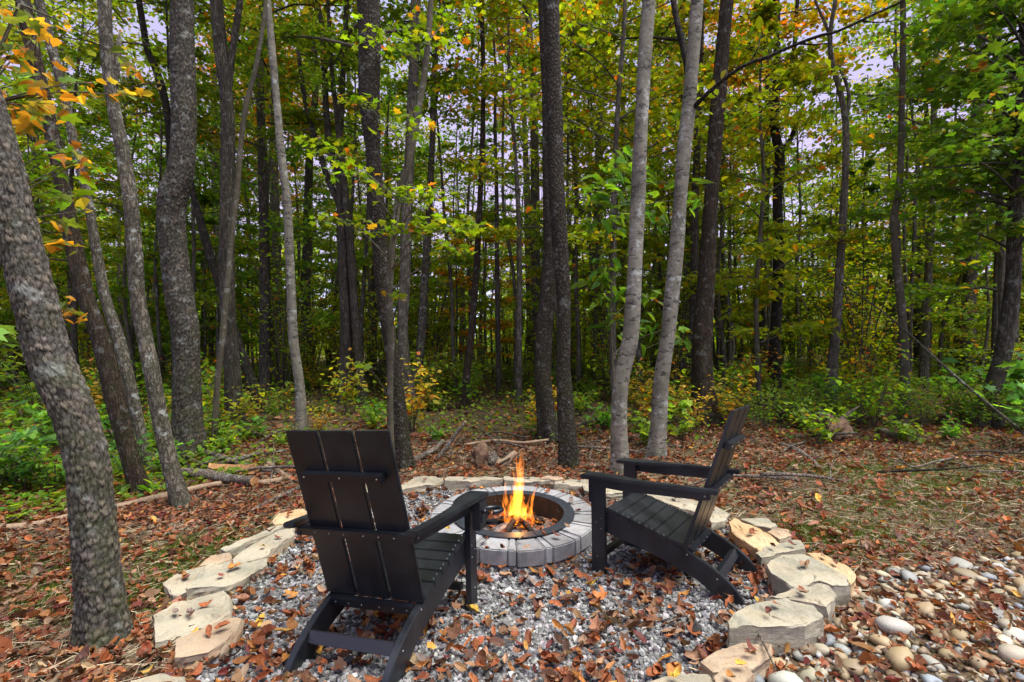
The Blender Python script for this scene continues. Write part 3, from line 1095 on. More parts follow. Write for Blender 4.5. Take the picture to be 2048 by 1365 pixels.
tree('cherry_tree', 'dark scaly trunk right behind the flames, front stem of the close pair',
     [(1137, 934, 42), (1134, 880, 36), (1130, 800, 33), (1127, 740, 30), (1128, 683, 28), (1127, 600, 28), (1122, 520, 30), (1117, 440, 33), (1111, 340, 33), (1109, 230, 32), (1106, 120, 31), (1102, 0, 32)],
     B_CHERRY, seg=48, step=.03, plates=(.028, .04, .004), crown='tall_2', crown_scale=.75, flare=.25)
tree('cherry_tree', 'dark scaly trunk bowed left, rear stem of the close pair behind the fire',
     [(1100, 884, 38), (1092, 830, 36), (1086, 760, 34), (1088, 683, 33), (1095, 590, 31), (1100, 500, 30), (1101, 400, 30), (1099, 300, 28), (1097, 200, 27), (1094, 100, 28), (1090, 0, 28)],
     B_CHERRY, seg=40, step=.04, plates=(.03, .045, .004), crown='tall_5', crown_scale=.8)
tree('birch_tree', 'pale grey birch with dark scars, left one of two behind the right chair',
     [(1240, 948, 38), (1239, 918, 35), (1238, 839, 33), (1243, 760, 32), (1260, 683, 32), (1266, 600, 31), (1271, 500, 30), (1276, 400, 29), (1280, 300, 28), (1285, 200, 27), (1290, 100, 27), (1298, 0, 27)],
     B_PALE, seg=32, step=.06, crown='tall_3', crown_scale=.75)
tree('birch_tree', 'pale lichen-dotted birch with a long bare branch, above the right chair arms',
     [(1312, 916, 36), (1318, 839, 32), (1322, 760, 31), (1334, 683, 30), (1343, 600, 31), (1353, 500, 29), (1360, 400, 28), (1368, 300, 29), (1379, 200, 28), (1387, 100, 27), (1394, 0, 25)],
     B_PALE, seg=32, step=.06, crown='tall_0', crown_scale=.7, limb_bark=B_DARK,
     limbs=[([(1380, 240, 12, .03), (1384, 222, 12, 0), (1394, 208, 10, -.1), (1412, 190, 8, -.2), (1440, 165, 8, -.3), (1500, 126, 7, -.5), (1532, 116, 8, -.55), (1560, 103, 7, -.6), (1640, 72, 7, -.8), (1680, 62, 6, -.9), (1720, 42, 6, -1), (1810, 0, 5, -1.2), (1900, -60, 4, -1.4)], None),
           ([(1600, 88, 5, -.7), (1632, 90, 4, -.72), (1665, 86, 2, -.75)], None), ([(1500, 126, 4, -.5), (1515, 100, 3, -.52), (1522, 70, 2, -.52)], None), ([(1720, 42, 4, -1), (1760, 46, 3, -1.05), (1800, 40, 2, -1.1)], None),
            ([(1381, 190, 15, .05), (1370, 110, 14, .2), (1352, 35, 12, .3), (1340, -60, 11, .4)], None)])
tree('oak_tree', 'thick straight brown trunk right of the two pale birches',
     [(1411, 848, 54), (1408, 800, 46), (1405, 740, 43), (1405, 683, 41), (1410, 600, 36), (1415, 500, 33), (1422, 400, 30), (1429, 300, 30), (1437, 200, 30), (1445, 100, 28), (1454, 0, 27)],
     B_BROWN, seg=48, step=.04, plates=(.03, .12, .005), crown='tall_5', crown_scale=.9)
tree('maple_tree', 'narrow dark trunk showing just left of the thick straight brown trunk',
     [(1392, 800, 20), (1386, 683, 18), (1388, 600, 17), (1389, 500, 16), (1390, 400, 15), (1394, 300, 14), (1398, 200, 13), (1402, 80, 11)],
     B_FARDARK, crown='tall_2', crown_scale=.8, top=14)
tree('knotty_oak', 'dark knotty trunk with a broken side stub, above the right chair back',
     [(1548, 792, 28), (1550, 683, 24), (1554, 600, 22), (1558, 500, 23), (1555, 400, 20), (1559, 310, 20), (1548, 250, 19), (1552, 190, 17), (1554, 100, 15), (1552, 0, 14)],
     B_DARK, crown='tall_4', crown_scale=.9, tint=(2.6, 1.1, .8),
     limbs=[([(1562, 305, 12, 0), (1578, 285, 11, -.05), (1588, 262, 11, -.1), (1594, 240, 8, -.12)], None),
            ([(1557, 180, 11, 0), (1578, 145, 11, .1), (1588, 100, 10, .1), (1592, 40, 9, .1), (1600, -60, 8, .1)], None)])
tree('forked_oak', 'tall dark trunk that forks high against the pink sky gap',
     [(1660, 822, 25), (1664, 740, 22), (1669, 683, 22), (1676, 600, 19), (1682, 500, 17), (1688, 400, 16), (1692, 300, 14), (1690, 235, 14), (1678, 175, 12), (1663, 120, 11), (1660, 75, 10), (1671, 0, 9)],
     B_FAR, crown='tall_1', crown_scale=.55, top=13, tint=(2.2, 1.1, .8),
     limbs=[([(1692, 240, 8, 0), (1698, 190, 8, .05), (1690, 160, 7, .05), (1676, 130, 6, .05)], None),
            ([(1663, 120, 7, 0), (1655, 60, 6, .05), (1640, 25, 6, .05), (1630, 0, 5, .05)], None)])
tree('maple_tree', 'smooth grey-brown trunk with a slight kink, at the right before dense dark foliage',
     [(1809, 836, 26), (1809, 760, 21), (1808, 683, 20), (1801, 600, 18), (1791, 500, 17), (1789, 430, 17), (1796, 395, 15), (1802, 300, 14), (1804, 200, 13), (1806, 100, 13), (1806, 0, 13)],
     B_SMOOTH, crown='tall_0', crown_scale=.6, top=13)
R25 = tree('birch_tree', 'dark ringed trunk cut by the right picture edge, with dense green boughs',
           [(1978, 855, 48), (1985, 780, 40), (2004, 720, 39), (2016, 650, 38), (2026, 550, 35), (2030, 450, 33), (2036, 360, 30), (2043, 250, 28), (2050, 120, 26), (2056, 0, 24)],
           B_GREY, seg=32, step=.06, top=12,
           limbs=[([(2034, 328, 8, 0), (1990, 326, 6, -.2), (1930, 330, 5, -.4), (1880, 336, 4, -.5), (1845, 333, 2, -.6)], None)])
tree('maple_tree', 'thin dark trunk standing just left of the dark ringed trunk',
     [(1985, 800, 15), (1989, 683, 14), (1993, 550, 13), (1998, 400, 12), (2001, 300, 11), (2003, 150, 10)], B_FARDARK, top=10)
tree('maple_tree', 'mid-grey trunk standing in the shade between the kinked trunk and dark ringed trunk',
     [(1846, 800, 22), (1850, 683, 19), (1856, 560, 18), (1862, 440, 16), (1866, 300, 14), (1870, 150, 12)], B_FAR, top=14, crown='tall_3', crown_scale=.75, Y=12.5)
tree('oak_tree', 'straight dark brown trunk left of the pale leaning birch, deep in shade',
     [(530, 800, 26), (530, 683, 23), (530, 560, 22), (527, 420, 20), (524, 300, 18), (520, 150, 16)], B_FARDARK, top=15, crown='tall_2', crown_scale=.85, Y=11.5)
tree('maple_tree', 'leaning mottled trunk high against the sky between pale and stout trunks',
     [(352, 720, 20), (348, 560, 19), (342, 420, 18), (330, 200, 17), (312, 140, 16), (295, 100, 15), (286, 50, 14), (278, 0, 13)], B_DARK, Y=9.5, top=12, crown='tall_4', crown_scale=.7)

# ---------------------------------------------------------------- the wood behind: every tree a thing
fr = np.random.default_rng(77)
PLACED = [(x, y) for x, y, r_ in TREE_ROOTS]
GREENS = [(1.0, 1.05, 1.0), (1.3, 1.2, .9), (.85, 1.0, 1.1), (1.1, 1.15, 1.0), (1.55, 1.3, .8), (.75, .95, 1.2), (1.8, 1.4, .8)]


def spot(r, y0, y1, dmin, spread=1.12):
    for _ in range(200):
        y = math.sqrt(r.uniform(y0 ** 2, y1 ** 2))
        x = r.uniform(-1, 1) * (y * spread + 2.0)
        if all((x - a) ** 2 + (y - b) ** 2 > dmin ** 2 for a, b in PLACED):
            PLACED.append((x, y))
            return x, y
    return None


WOOD = []
OVER_SHORT = dict(tall_0='layered grey tree', tall_1='yellowing dark tree', tall_2='broad blackish tree', tall_3='furrowed grey tree', tall_4='olive-barked tree', tall_5='loose-crowned tree')
UNDER_SHORT = dict(understory_0='olive understory tree', understory_1='grey understory tree', understory_2='bushy low maple', understory_3='dark understory tree', understory_4='small yellowing maple', understory_5='dense understory tree')
OVER_LABEL = {'tall_0': 'grey tree deep in the wood with layered green boughs',
              'tall_1': 'dark-stemmed tree deep in the wood with yellowing open crown',
              'tall_2': 'blackish tall tree deep in the wood with broad layered crown',
              'tall_3': 'furrowed grey tree deep in the wood with a loose crown',
              'tall_4': 'slim olive-barked tree deep in the wood with a narrow crown',
              'tall_5': 'mid-grey tree deep in the wood with a tall loose crown'}
UNDER_LABEL = {'understory_0': 'slender olive understory tree with flat green leaf layers',
               'understory_1': 'slender grey understory tree with green and yellow leaf layers',
               'understory_2': 'short bushy understory maple with leaves almost to the ground',
               'understory_3': 'taller dark-stemmed understory tree with wide leaf layers',
               'understory_4': 'very small understory maple with many yellow leaves',
               'understory_5': 'low-branched understory tree with dense green leaf layers'}
def view_u(x, y): return 1024 + F * x / y


for i in range(46):
    q = spot(fr, 12.0, 25.0, 1.5)
    if q is None: continue
    x, y = q
    u = view_u(x, y)
    if 868 < u < 968 or 1590 < u < 1780 or 255 < u < 345: continue     # the openings where the sky shows
    autumn_zone = 985 < u < 1240 or 1440 < u < 1590 or 530 < u < 690          # trees already turned
    pn = OVER[fr.integers(0, len(OVER))]
    t = GREENS[fr.integers(0, len(GREENS))]
    if fr.random() < (.5 if autumn_zone else .08): t = ((2.9, 1.25, .7), (3.4, 1.0, .7), (2.4, 1.5, .7))[fr.integers(0, 3)]
    t = tuple(np.array(t) * fr.lognormal(0, .12))
    WOOD.append((plant_tree('forest_tree', pn, (x, y, float(ground(x, y))), OVER_LABEL[pn], 'tree', 'tall trees of the wood',
               fr.uniform(.75, 1.1), fr.uniform(0, 6.28), t, fr.uniform(.9, 1.15)), OVER_SHORT[pn]))
for i in range(185):
    q = spot(fr, 9.0, 27.0, .95)
    if q is None: continue
    x, y = q
    u = view_u(x, y)
    if 1610 < u < 1760 and i % 2: continue
    pn = UNDER[fr.integers(0, len(UNDER))]
    t = GREENS[fr.integers(0, len(GREENS))]
    if fr.random() < .06: t = ((2.9, 1.3, .7), (2.4, 1.5, .7))[fr.integers(0, 2)]
    t = tuple(np.array(t) * fr.lognormal(.1, .12))
    WOOD.append((plant_tree('understory_tree', pn, (x, y, float(ground(x, y))), UNDER_LABEL[pn], 'small tree', 'understory trees of the wood',
               fr.uniform(.75, 1.2), fr.uniform(0, 6.28), t, fr.uniform(.9, 1.2)), UNDER_SHORT[pn]))
# bare young poles between them
POLE = []
for i in range(3):
    r_ = np.random.default_rng(900 + i)
    z_ = np.linspace(-.2, 9, 8)
    P_ = np.concatenate([np.cumsum(r_.normal(0, .09, (8, 2)), 0), z_[:, None]], 1); P_[:, :2] -= P_[0, :2]
    POLE.append([mesh_np('pole_trunk', *(lambda q: (q[0], q[1]))(tube(P_, .055 * (1 - z_ / 13), 8, .4, .05, i, cap=False)), m_, smooth=True) for m_ in (B_FAR, B_SMOOTH, B_LICHEN)])
for i in range(190):
    q = spot(fr, 10.5, 30.0, .5)
    if q is None: continue
    x, y = q
    a, b = fr.integers(0, 3), fr.integers(0, 3)
    root = empty('young_tree', (x, y, float(ground(x, y))), ('bare thin grey pole of a young tree deep in the wood', 'bare thin olive pole of a young tree deep in the wood',
                                                             'bare thin pale pole of a young tree deep in the wood')[b], 'young tree', 'bare young poles in the wood')
    WOOD.append((root, ('bare grey pole', 'bare olive pole', 'bare pale pole')[b]))
    root.scale = (fr.uniform(.45, 1.25),) * 2 + (fr.uniform(.8, 1.3),)
    root.rotation_euler = (fr.normal(0, .03), fr.normal(0, .03), fr.uniform(0, 6.28))
    obj('trunk', POLE[a][b], root)

# every tree of the wood is told apart by the big trunks it stands between and how far back it is
MARKS = [(150, 'the flaky leaning trunk'), (365, 'the stout kinked trunk'), (580, 'the pale leaning birch'), (785, 'the brown seamed trunk'),
         (945, 'the slender reddish trunk'), (1110, 'the dark scaly pair'), (1310, 'the pale birches'), (1410, 'the thick straight trunk'),
         (1553, 'the knotty trunk'), (1680, 'the high-forked trunk'), (1800, 'the smooth kinked trunk'), (2010, 'the dark ringed trunk')]
ORD = ['nearest', 'second', 'third', 'fourth', 'fifth', 'sixth', 'seventh', 'eighth', 'ninth', 'tenth', 'eleventh', 'twelfth', 'thirteenth', 'fourteenth', 'fifteenth', 'sixteenth']


def relabel(roots):
    # roots: list of (object, short description)
    bins = {}
    for o, sh in roots:
        u = 1024 + F * o.location.x / o.location.y
        k_ = sum(1 for m_ in MARKS if u > m_[0])
        bins.setdefault((k_, sh), []).append(o)
    for (k_, sh), os_ in bins.items():
        os_.sort(key=lambda o: o.location.y)
        place = ('left of ' + MARKS[0][1] if k_ == 0 else 'right of ' + MARKS[-1][1] if k_ == len(MARKS)
                 else 'between %s and %s' % (MARKS[k_ - 1][1], MARKS[k_][1]))
        for i_, o in enumerate(os_):
            o['label'] = '%s %s %s' % (ORD[min(i_, 15)], sh, place)


relabel(WOOD)

# far mass of low growth that closes the wood
r_ = np.random.default_rng(31)
pos_, col_ = [], []
for k_ in range(330):
    y_ = r_.uniform(29, 56); x_ = r_.uniform(-1, 1) * (y_ * 1.25 + 4)
    h_ = r_.uniform(2.5, 10.5) if k_ % 3 else r_.uniform(1.5, 4); w_ = r_.uniform(1.6, 3.4)
    m_ = int(430 * w_ / 2.4 * (.6 + h_ / 9))
    q_ = r_.normal(0, .42, (m_, 3)); q_[:, 2] = r_.uniform(0, 1, m_) ** .9
    taper = np.sqrt(np.clip(1.15 - q_[:, 2], .05, 1))
    px_ = x_ + q_[:, 0] * w_ * taper; py_ = y_ + q_[:, 1] * w_ * taper
    pos_.append(np.stack([px_, py_, ground(px_, py_) + q_[:, 2] * h_ + r_.normal(0, .15, m_)], -1))
    t_ = np.array([(1.35, 1.3, .9), (1.75, 1.45, .8), (1.1, 1.15, 1.0), (1.5, 1.35, .8), (2.6, 1.35, .8)][int(r_.choice(5, p=[.32, .24, .2, .18, .06]))])
    col_.append(leaf_colors(m_, r_, .06) * t_ * 1.25)
pos_ = np.concatenate(pos_); n = len(pos_)
N, T, B = rand_basis(n, .8, r_)
V, Fs, Cc = scatter(T_DIAM, pos_, .30 * r_.lognormal(0, .3, n), N, T, B, np.concatenate(col_), r_)
tag(obj('distant_woods', mesh_np('distant_woods', V, Fs, M_LEAF, Cc)), 'far leafy growth closing the view between the trunks', None, None, 'stuff')


# ---------------------------------------------------------------- leaf sprays at places seen in the photograph
def spray(parent, base, spots_, leaf, templates, bark_m, stem_from=None, autumn=.1, tint=(1, 1, 1), seed=1, flat=.3, col=None, name='crown', twig_r=.006):
    """spots_: (u, v, depth, radius_m, count); a twig runs to each spot and leaves gather round it"""
    r = np.random.default_rng(seed)
    pos, tw = [], []
    for k, (u, v, Y, rad, cnt_) in enumerate(spots_):
        c_ = at(u, v, Y)
        a = np.array(stem_from(c_)) if stem_from else c_ + np.array([0, 0, -.4])
        mid = (a + c_) / 2 + np.array([0, 0, .06 * np.linalg.norm(c_ - a)])
        tw.append(tube(np.array([a, mid, c_]) - base, [twig_r * 1.6, twig_r, .0025], 5, .12, 0, seed + k, cap=False))
        for j in range(max(2, cnt_ // 9)):
            e1 = c_ + r.normal(0, 1, 3) * rad * np.array([.7, .7, flat])
            tw.append(tube(np.array([c_ + (mid - c_) * r.uniform(0, .4), e1]) - base, [.003, .0015], 3, .2, 0, seed + j, cap=False))
        pos.append(c_ + r.normal(0, 1, (cnt_, 3)) * rad * np.array([.62, .62, .62 * flat]) - base)
    pos = np.concatenate(pos); n = len(pos)
    N, T, B = rand_basis(n, .5, r)
    cc = leaf_colors(n, r, autumn) if col is None else np.clip(np.array(col)[r.integers(0, len(col), n)] * r.lognormal(0, .2, (n, 1)), .004, .7)
    V_, f_, c_ = scatter(templates, pos, leaf * r.lognormal(0, .2, n), N, T, B, cc, r)
    o = obj(name, mesh_np(name, V_, f_, M_LEAF, c_), parent); o.color = (*tint, 1); o['kind'] = 'stuff'
    V_, f_, c_ = join(tw)
    o = obj('twigs', mesh_np('twigs', V_, f_, bark_m, c_, smooth=True), parent); o['kind'] = 'stuff'


def nearest_on(P):
    return lambda c_: P[np.argmin(np.linalg.norm(P - c_ + np.array([0, 0, .35]), axis=1))]


rootS, PS, RS = R12
PSd, _, _ = resample(PS, RS, .1)
spray(rootS, np.array(rootS.location), [(660, 300, 4.9, .22, 46), (700, 345, 4.6, .2, 40), (725, 205, 5.0, .18, 34), (690, 440, 4.9, .2, 36), (815, 250, 4.7, .22, 46), (835, 85, 5.1, .25, 50),
                                        (800, 385, 4.6, .25, 54), (850, 390, 4.6, .25, 56), (905, 455, 4.5, .28, 70), (850, 455, 4.6, .25, 50), (770, 460, 4.6, .2, 36), (920, 500, 4.6, .2, 32),
                                        (800, 590, 4.9, .15, 12), (735, 733, 4.6, .12, 12), (760, 80, 5.2, .3, 50), (900, 40, 5.3, .3, 50)],
      .068, T_MAPLE, B_SMOOTH, nearest_on(PSd), .14, (1.15, 1.1, .8), 41, .2)

rootR, PR, RR = R25
PRd, _, _ = resample(PR, RR, .1)
br = np.random.default_rng(8)
sp_ = []
for _ in range(74):
    u = br.uniform(1835, 2150); v = br.uniform(-120, 470) - (u - 1950) * .1
    sp_.append((u, v, br.uniform(6.4, 9.4), br.uniform(.35, .6), int(br.integers(70, 130))))
spray(rootR, np.array(rootR.location), sp_, .10, T_MAPLE, B_FARDARK, nearest_on(PRd), .05, (.75, .9, 1.2), 43, .25, twig_r=.014)

# yellow and orange sapling leaning in at the left, close to the camera
sb = np.array([-3.3, 2.75, float(ground(-3.3, 2.75))])
sap = empty('sapling', sb, 'near sapling with large yellow and orange leaves at the left edge', 'sapling')
SP_ = np.array([[0, 0, -.1], [.05, .03, 1.0], [.16, .05, 2.0], [.3, .1, 2.8], [.5, .15, 3.4]])
V_, f_, c_ = tube(SP_, [.022, .019, .015, .011, .006], 8, .2, .05, 3)
obj('trunk', mesh_np('sapling_trunk', V_, f_, B_SMOOTH, c_, smooth=True), sap)
SPd = SP_ + sb
YEL = [(.10, .15, .025), (.16, .18, .03), (.24, .2, .03), (.42, .21, .025), (.45, .26, .03), (.36, .15, .02), (.30, .24, .04), (.12, .15, .03), (.09, .13, .025)]
spray(sap, sb, [(30, 205, 3.0, .14, 24), (85, 215, 3.0, .12, 18), (110, 190, 3.1, .1, 14), (60, 225, 2.9, .12, 18), (195, 185, 3.2, .1, 9), (250, 190, 3.4, .08, 6), (260, 130, 3.5, .12, 12), (280, 165, 3.5, .1, 7),
                (150, 320, 3.0, .07, 7), (165, 325, 3.1, .06, 6), (90, 445, 2.9, .08, 7), (185, 420, 3.0, .04, 2), (115, 490, 3.0, .06, 7), (150, 495, 3.0, .05, 6), (85, 60, 3.1, .18, 18), (20, 110, 2.9, .15, 21),
                (130, 605, 3.1, .05, 6), (155, 625, 3.1, .05, 7), (30, 25, 2.8, .2, 21)],
      .07, [ovate_template(.3, .5), ovate_template(.5, .9), ovate_template(.1, .3, .4), maple_template(.3, .5)], B_SMOOTH, nearest_on(SPd), 0, (1, 1, 1), 47, .6, YEL, twig_r=.004)
spray(sap, sb, [(90, 300, 3.2, .16, 12), (105, 380, 3.2, .15, 9), (70, 340, 3.1, .15, 10), (20, 690, 2.9, .14, 14), (15, 660, 2.8, .12, 10), (30, 170, 3.2, .2, 16)],
      .10, T_MAPLE, B_SMOOTH, nearest_on(SPd), .06, (1.05, 1.15, 1.3), 48, .4, name='lower_leaves', twig_r=.004)

# broad-leaved sapling between the birches
hb = on_ground(1225, 880)
hick = empty('hickory_sapling', hb, 'sapling with big drooping green leaves between the dark pair and pale birches', 'sapling')
q0 = at(1232, 430, hb[1] + .1); q1 = at(1222, 650, hb[1])
HP = np.array([hb + np.array([0, 0, -.1]), hb + (q1 - hb) * .5 + np.array([.02, 0, 0]), q1, q0, q0 + np.array([.1, 0, .9])])
V_, f_, c_ = tube(HP - hb, [.02, .017, .014, .010, .004], 8, .2, .05, 3)
obj('trunk', mesh_np('hickory_trunk', V_, f_, B_SMOOTH, c_, smooth=True), hick)
HPd, _, _ = resample(HP, np.ones(5), .1)
Yh = hb[1]
spray(hick, hb, [(1225, 345, Yh, .3, 34), (1260, 330, Yh + .2, .3, 34), (1200, 390, Yh - .1, .25, 30), (1225, 440, Yh - .2, .25, 30), (1270, 400, Yh + .3, .3, 30), (1300, 430, Yh + .4, .25, 20),
                 (1215, 530, Yh, .22, 22), (1195, 560, Yh, .2, 18), (1225, 590, Yh, .2, 18), (1230, 640, Yh + .1, .2, 16), (1290, 590, Yh + .4, .25, 18), (1280, 660, Yh + .3, .22, 18), (1345, 655, Yh + .5, .2, 14), (1335, 680, Yh + .4, .2, 12),
                 (1380, 365, Yh + .3, .15, 8), (1395, 400, Yh + .2, .14, 8)],
      .165, [ovate_template(.2, .5, .26), ovate_template(.3, .8, .24), ovate_template(.1, .3, .3)], B_SMOOTH, nearest_on(HPd), .02, (1.0, 1.15, 1.6), 53, .55, twig_r=.005)


# ---------------------------------------------------------------- undergrowth
def shrub_mesh(seed, h, rad, stems, leaves, leaf, templates, base, autumn):
    r = np.random.default_rng(seed)
    st, pos = [], []
    for k in range(stems):
        a = r.uniform(0, 6.28); o = r.uniform(.3, 1) * rad; hh = h * r.uniform(.55, 1.05)
        p1 = np.array([math.cos(a) * o * .45, math.sin(a) * o * .45, hh * .6]); p2 = np.array([math.cos(a) * o, math.sin(a) * o, hh])
        st.append(tube([np.array([0, 0, -.05]) + r.normal(0, .02, 3) * [1, 1, 0], p1, p2], [.007, .005, .002], 4, .2, 0, k, cap=False))
        m = leaves // stems
        tt = r.uniform(.3, 1.05, m)[:, None]
        p = np.where(tt < .6, p1 * tt / .6, p1 + (p2 - p1) * (tt - .6) / .4)
        pos.append(p + r.normal(0, 1, (m, 3)) * np.array([.3, .3, .12]) * rad * .6)
    pos = np.concatenate(pos); pos[:, 2] = np.maximum(pos[:, 2], .03)
    n = len(pos)
    N, T, B = rand_basis(n, .5, r)
    return join(st), scatter(templates, pos, leaf * r.lognormal(0, .25, n), N, T, B, leaf_colors(n, r, autumn, base), r)


SHRUBS = {}
for nm, args in dict(
        low_plant=(61, .38, .34, 9, 110, .085, T_OVATE, GREEN * np.array([.9, 1.1, 1.6]), .03),
        leafy_plant=(62, .6, .42, 10, 170, .075, T_OVATE, GREEN * np.array([1.0, 1.1, 1.3]), .06),
        green_shrub=(63, 1.05, .6, 12, 330, .07, T_OVATE, GREEN * np.array([1.1, 1.1, 1.1]), .08),
        yellow_shrub=(64, 1.0, .5, 9, 210, .085, T_OVATE, np.array([.33, .25, .025]), .3),
        maple_seedling=(65, .75, .45, 6, 70, .11, T_MAPLE, GREEN * np.array([.9, 1.15, 1.6]), .04),
        tall_shrub=(67, 1.3, .62, 15, 840, .036, T_OVATE, GREEN * np.array([1.5, 1.25, .9]), .12),
        mixed_shrub=(66, 1.3, .7, 13, 380, .075, T_OVATE, GREEN * np.array([1.5, 1.25, .9]), .22)).items():
    s_, c_ = shrub_mesh(*args)
    SHRUBS[nm] = (mesh_np(nm + '_stems', s_[0], s_[1], B_SMOOTH), mesh_np(nm + '_leaves', c_[0], c_[1], M_LEAF, c_[2]))
SH_LABEL = dict(low_plant='low green leafy plant on the woodland floor', leafy_plant='knee-high green leafy plant at the edge of the wood',
                green_shrub='waist-high green shrub in the undergrowth', yellow_shrub='yellow-leaved autumn shrub in the undergrowth',
                maple_seedling='maple seedling with broad green leaves on the woodland floor', mixed_shrub='tall loose shrub of yellowing green leaves', tall_shrub='man-high loose shrub of small leaves between the far trunks')
UNDERGROWTH = []
SH_SHORT = dict(low_plant='low leafy plant', leafy_plant='knee-high leafy plant', green_shrub='waist-high green shrub', yellow_shrub='yellow-leaved shrub', maple_seedling='maple seedling', mixed_shrub='tall yellowing shrub', tall_shrub='man-high leafy shrub')
SH_CAT = dict(low_plant='plant', leafy_plant='plant', green_shrub='shrub', yellow_shrub='shrub', maple_seedling='seedling', mixed_shrub='shrub', tall_shrub='shrub')


def shrub(kind, x, y, s=1.0, rot=0.0, tint=(1, 1, 1), label=None):
    root = empty(kind, (x, y, float(ground(x, y))), label or SH_LABEL[kind], SH_CAT[kind], 'undergrowth plants')
    if label is None: UNDERGROWTH.append((root, SH_SHORT[kind]))
    root.scale = (s, s, s); root.rotation_euler = (0, 0, rot)
    o = obj('stems', SHRUBS[kind][0], root); o['kind'] = 'stuff'
    o = obj('foliage', SHRUBS[kind][1], root); o['kind'] = 'stuff'; o.color = (*tint, 1)


def shrub_px(kind, u, v, s, rot=0., tint=(1, 1, 1), label=None):
    p = on_ground(u, v); shrub(kind, p[0], p[1], s, rot, tint, label)


tr_ = np.random.default_rng(51)
for k in range(95):                                        # tall loose shrubs between the far trunks
    y = tr_.uniform(11.5, 27); x = tr_.uniform(-1, 1) * (y * 1.1 + 1)
    t_ = np.array([(1.1, 1.15, 1.0), (1.45, 1.35, .8), (1.7, 1.4, .7), (1.0, 1.1, 1.2)][int(tr_.integers(0, 4))]) * tr_.lognormal(.15, .12)
    shrub('tall_shrub', x, y, tr_.uniform(1.7, 2.9), tr_.uniform(0, 6.28), tuple(t_))
for k, (u, v, s) in enumerate([(1300, 865, .75), (1345, 850, .85), (1385, 870, .7), (1280, 835, .9), (1460, 855, .8), (505, 850, .5), (340, 870, .7), (195, 850, 1.0), (640, 870, .45), (850, 825, .5), (150, 900, .7)]):
    shrub_px('yellow_shrub', u, v, s, k * 1.7)
for k, (u, v, s) in enumerate([(1480, 855, .5), (1530, 862, .55), (1600, 858, .6), (1420, 845, .5), (1650, 845, .65), (1720, 848, .6), (1790, 850, .62), (1850, 856, .6), (1900, 852, .65), (1960, 862, .55), (2030, 865, .6), (1560, 845, .6)]):
    shrub_px('green_shrub', u, v, s, k * 2.3, (1.0, 1.1, 1.25))
for k, (u, v, s) in enumerate([(1960, 850, 1.3), (2060, 860, 1.5), (2100, 900, 1.2)]):
    shrub_px('maple_seedling', u, v, s, k, (.95, 1.15, 1.6), ('broad-leaved seedling against the foot of the dark ringed trunk', 'tallest broad-leaved seedling at the right picture edge', 'broad-leaved seedling just outside the right picture edge')[k])
for k, (u, v, s) in enumerate([(60, 930, 1.0), (110, 985, .9), (40, 990, .9), (15, 950, 1.1), (235, 900, .8), (250, 960, .6), (320, 950, .6), (400, 880, .5), (520, 880, .5), (-30, 1000, 1.1), (100, 900, 1.0), (20, 985, .7), (215, 935, .5)]):
    shrub_px('maple_seedling' if k % 2 == 0 else 'leafy_plant', u, v, s, k * 1.1, (.95, 1.1, 1.5))
ur = np.random.default_rng(15)
for k in range(230):
    y = ur.uniform(6.0, 15); x = ur.uniform(-1, 1) * (y * 1.08 + .6)
    if abs(x) < 1.6 and y < 6.6 or (x > 1.2 and y < 6.0): continue
    kd = ('low_plant', 'leafy_plant', 'green_shrub', 'mixed_shrub', 'maple_seedling', 'yellow_shrub')[ur.choice(6, p=[.3, .26, .16, .1, .12, .06])]
    if y < 7 and kd in ('mixed_shrub', 'green_shrub'): kd = 'low_plant'
    s = ur.uniform(.6, 1.15)
    t_ = np.array([ur.uniform(1.0, 1.7), ur.uniform(1.1, 1.45), ur.uniform(.8, 1.3)])
    shrub(kd, x, y, s, ur.uniform(0, 6.28), tuple(t_))

relabel(UNDERGROWTH)

# ground cover: countless small leaves
gc = np.random.default_rng(19)
n = 85000
y = np.sqrt(gc.uniform(5.2 ** 2, 24 ** 2, n)); x = gc.uniform(-1, 1, n) * (y * 1.12 + .8)
dens = .5 + .5 * np.sin(1.7 * x + .6 * y) * np.sin(1.1 * y - .8 * x + 2) + .3 * np.sin(4 * x - 3 * y)
lim = np.where(y < 6.6, .35, np.where(y < 8, .75, 1.2))
k = (gc.uniform(0, 1, n) < np.clip(dens, .25, 1) * lim) & ~((np.abs(x + .3) < 2.2) & (y < 6.4)) & ~((x > 1.5) & (y < 6.2))
lx = gc.uniform(-5.6, -2.2, 9000); ly = gc.uniform(3.4, 6.2, 9000)
k2 = (np.hypot((lx + 3.9) / 1.5, (ly - 4.9) / 1.1) + gc.normal(0, .2, 9000) < 1) & (lx < -2.0 - (ly < 4.2) * .6) & (ly > 4.0 + (lx + 4.0) * .97)
x = np.concatenate([x[k], lx[k2][:2600]]); y = np.concatenate([y[k], ly[k2][:2600]]); n = len(x)
z = ground(x, y) + np.abs(gc.normal(0, .13, n)) * np.clip((y - 4) / 3, .5, 1.5) + .01
N, T, B = rand_basis(n, .45, gc)
V, Fs, Cc = scatter(T_OVATE, np.stack([x, y, z], -1), gc.lognormal(math.log(.062), .3, n), N, T, B, leaf_colors(n, gc, .07, GREEN * np.array([1.15, 1.2, 1.2])), gc)
tag(obj('ground_cover', mesh_np('ground_cover', V, Fs, M_LEAF, Cc)), 'low green leaves and creepers covering the woodland floor', None, None, 'stuff')

# ---------------------------------------------------------------- leaf litter
lt = np.random.default_rng(23)


def blocked(x, y):
    b = np.hypot(x - PIT[0], y - PIT[1]) < R_PAVE + .01
    for a, c_, r__ in TREE_ROOTS:
        b |= np.hypot(x - a, y - c_) < r__ * 1.1
    return b


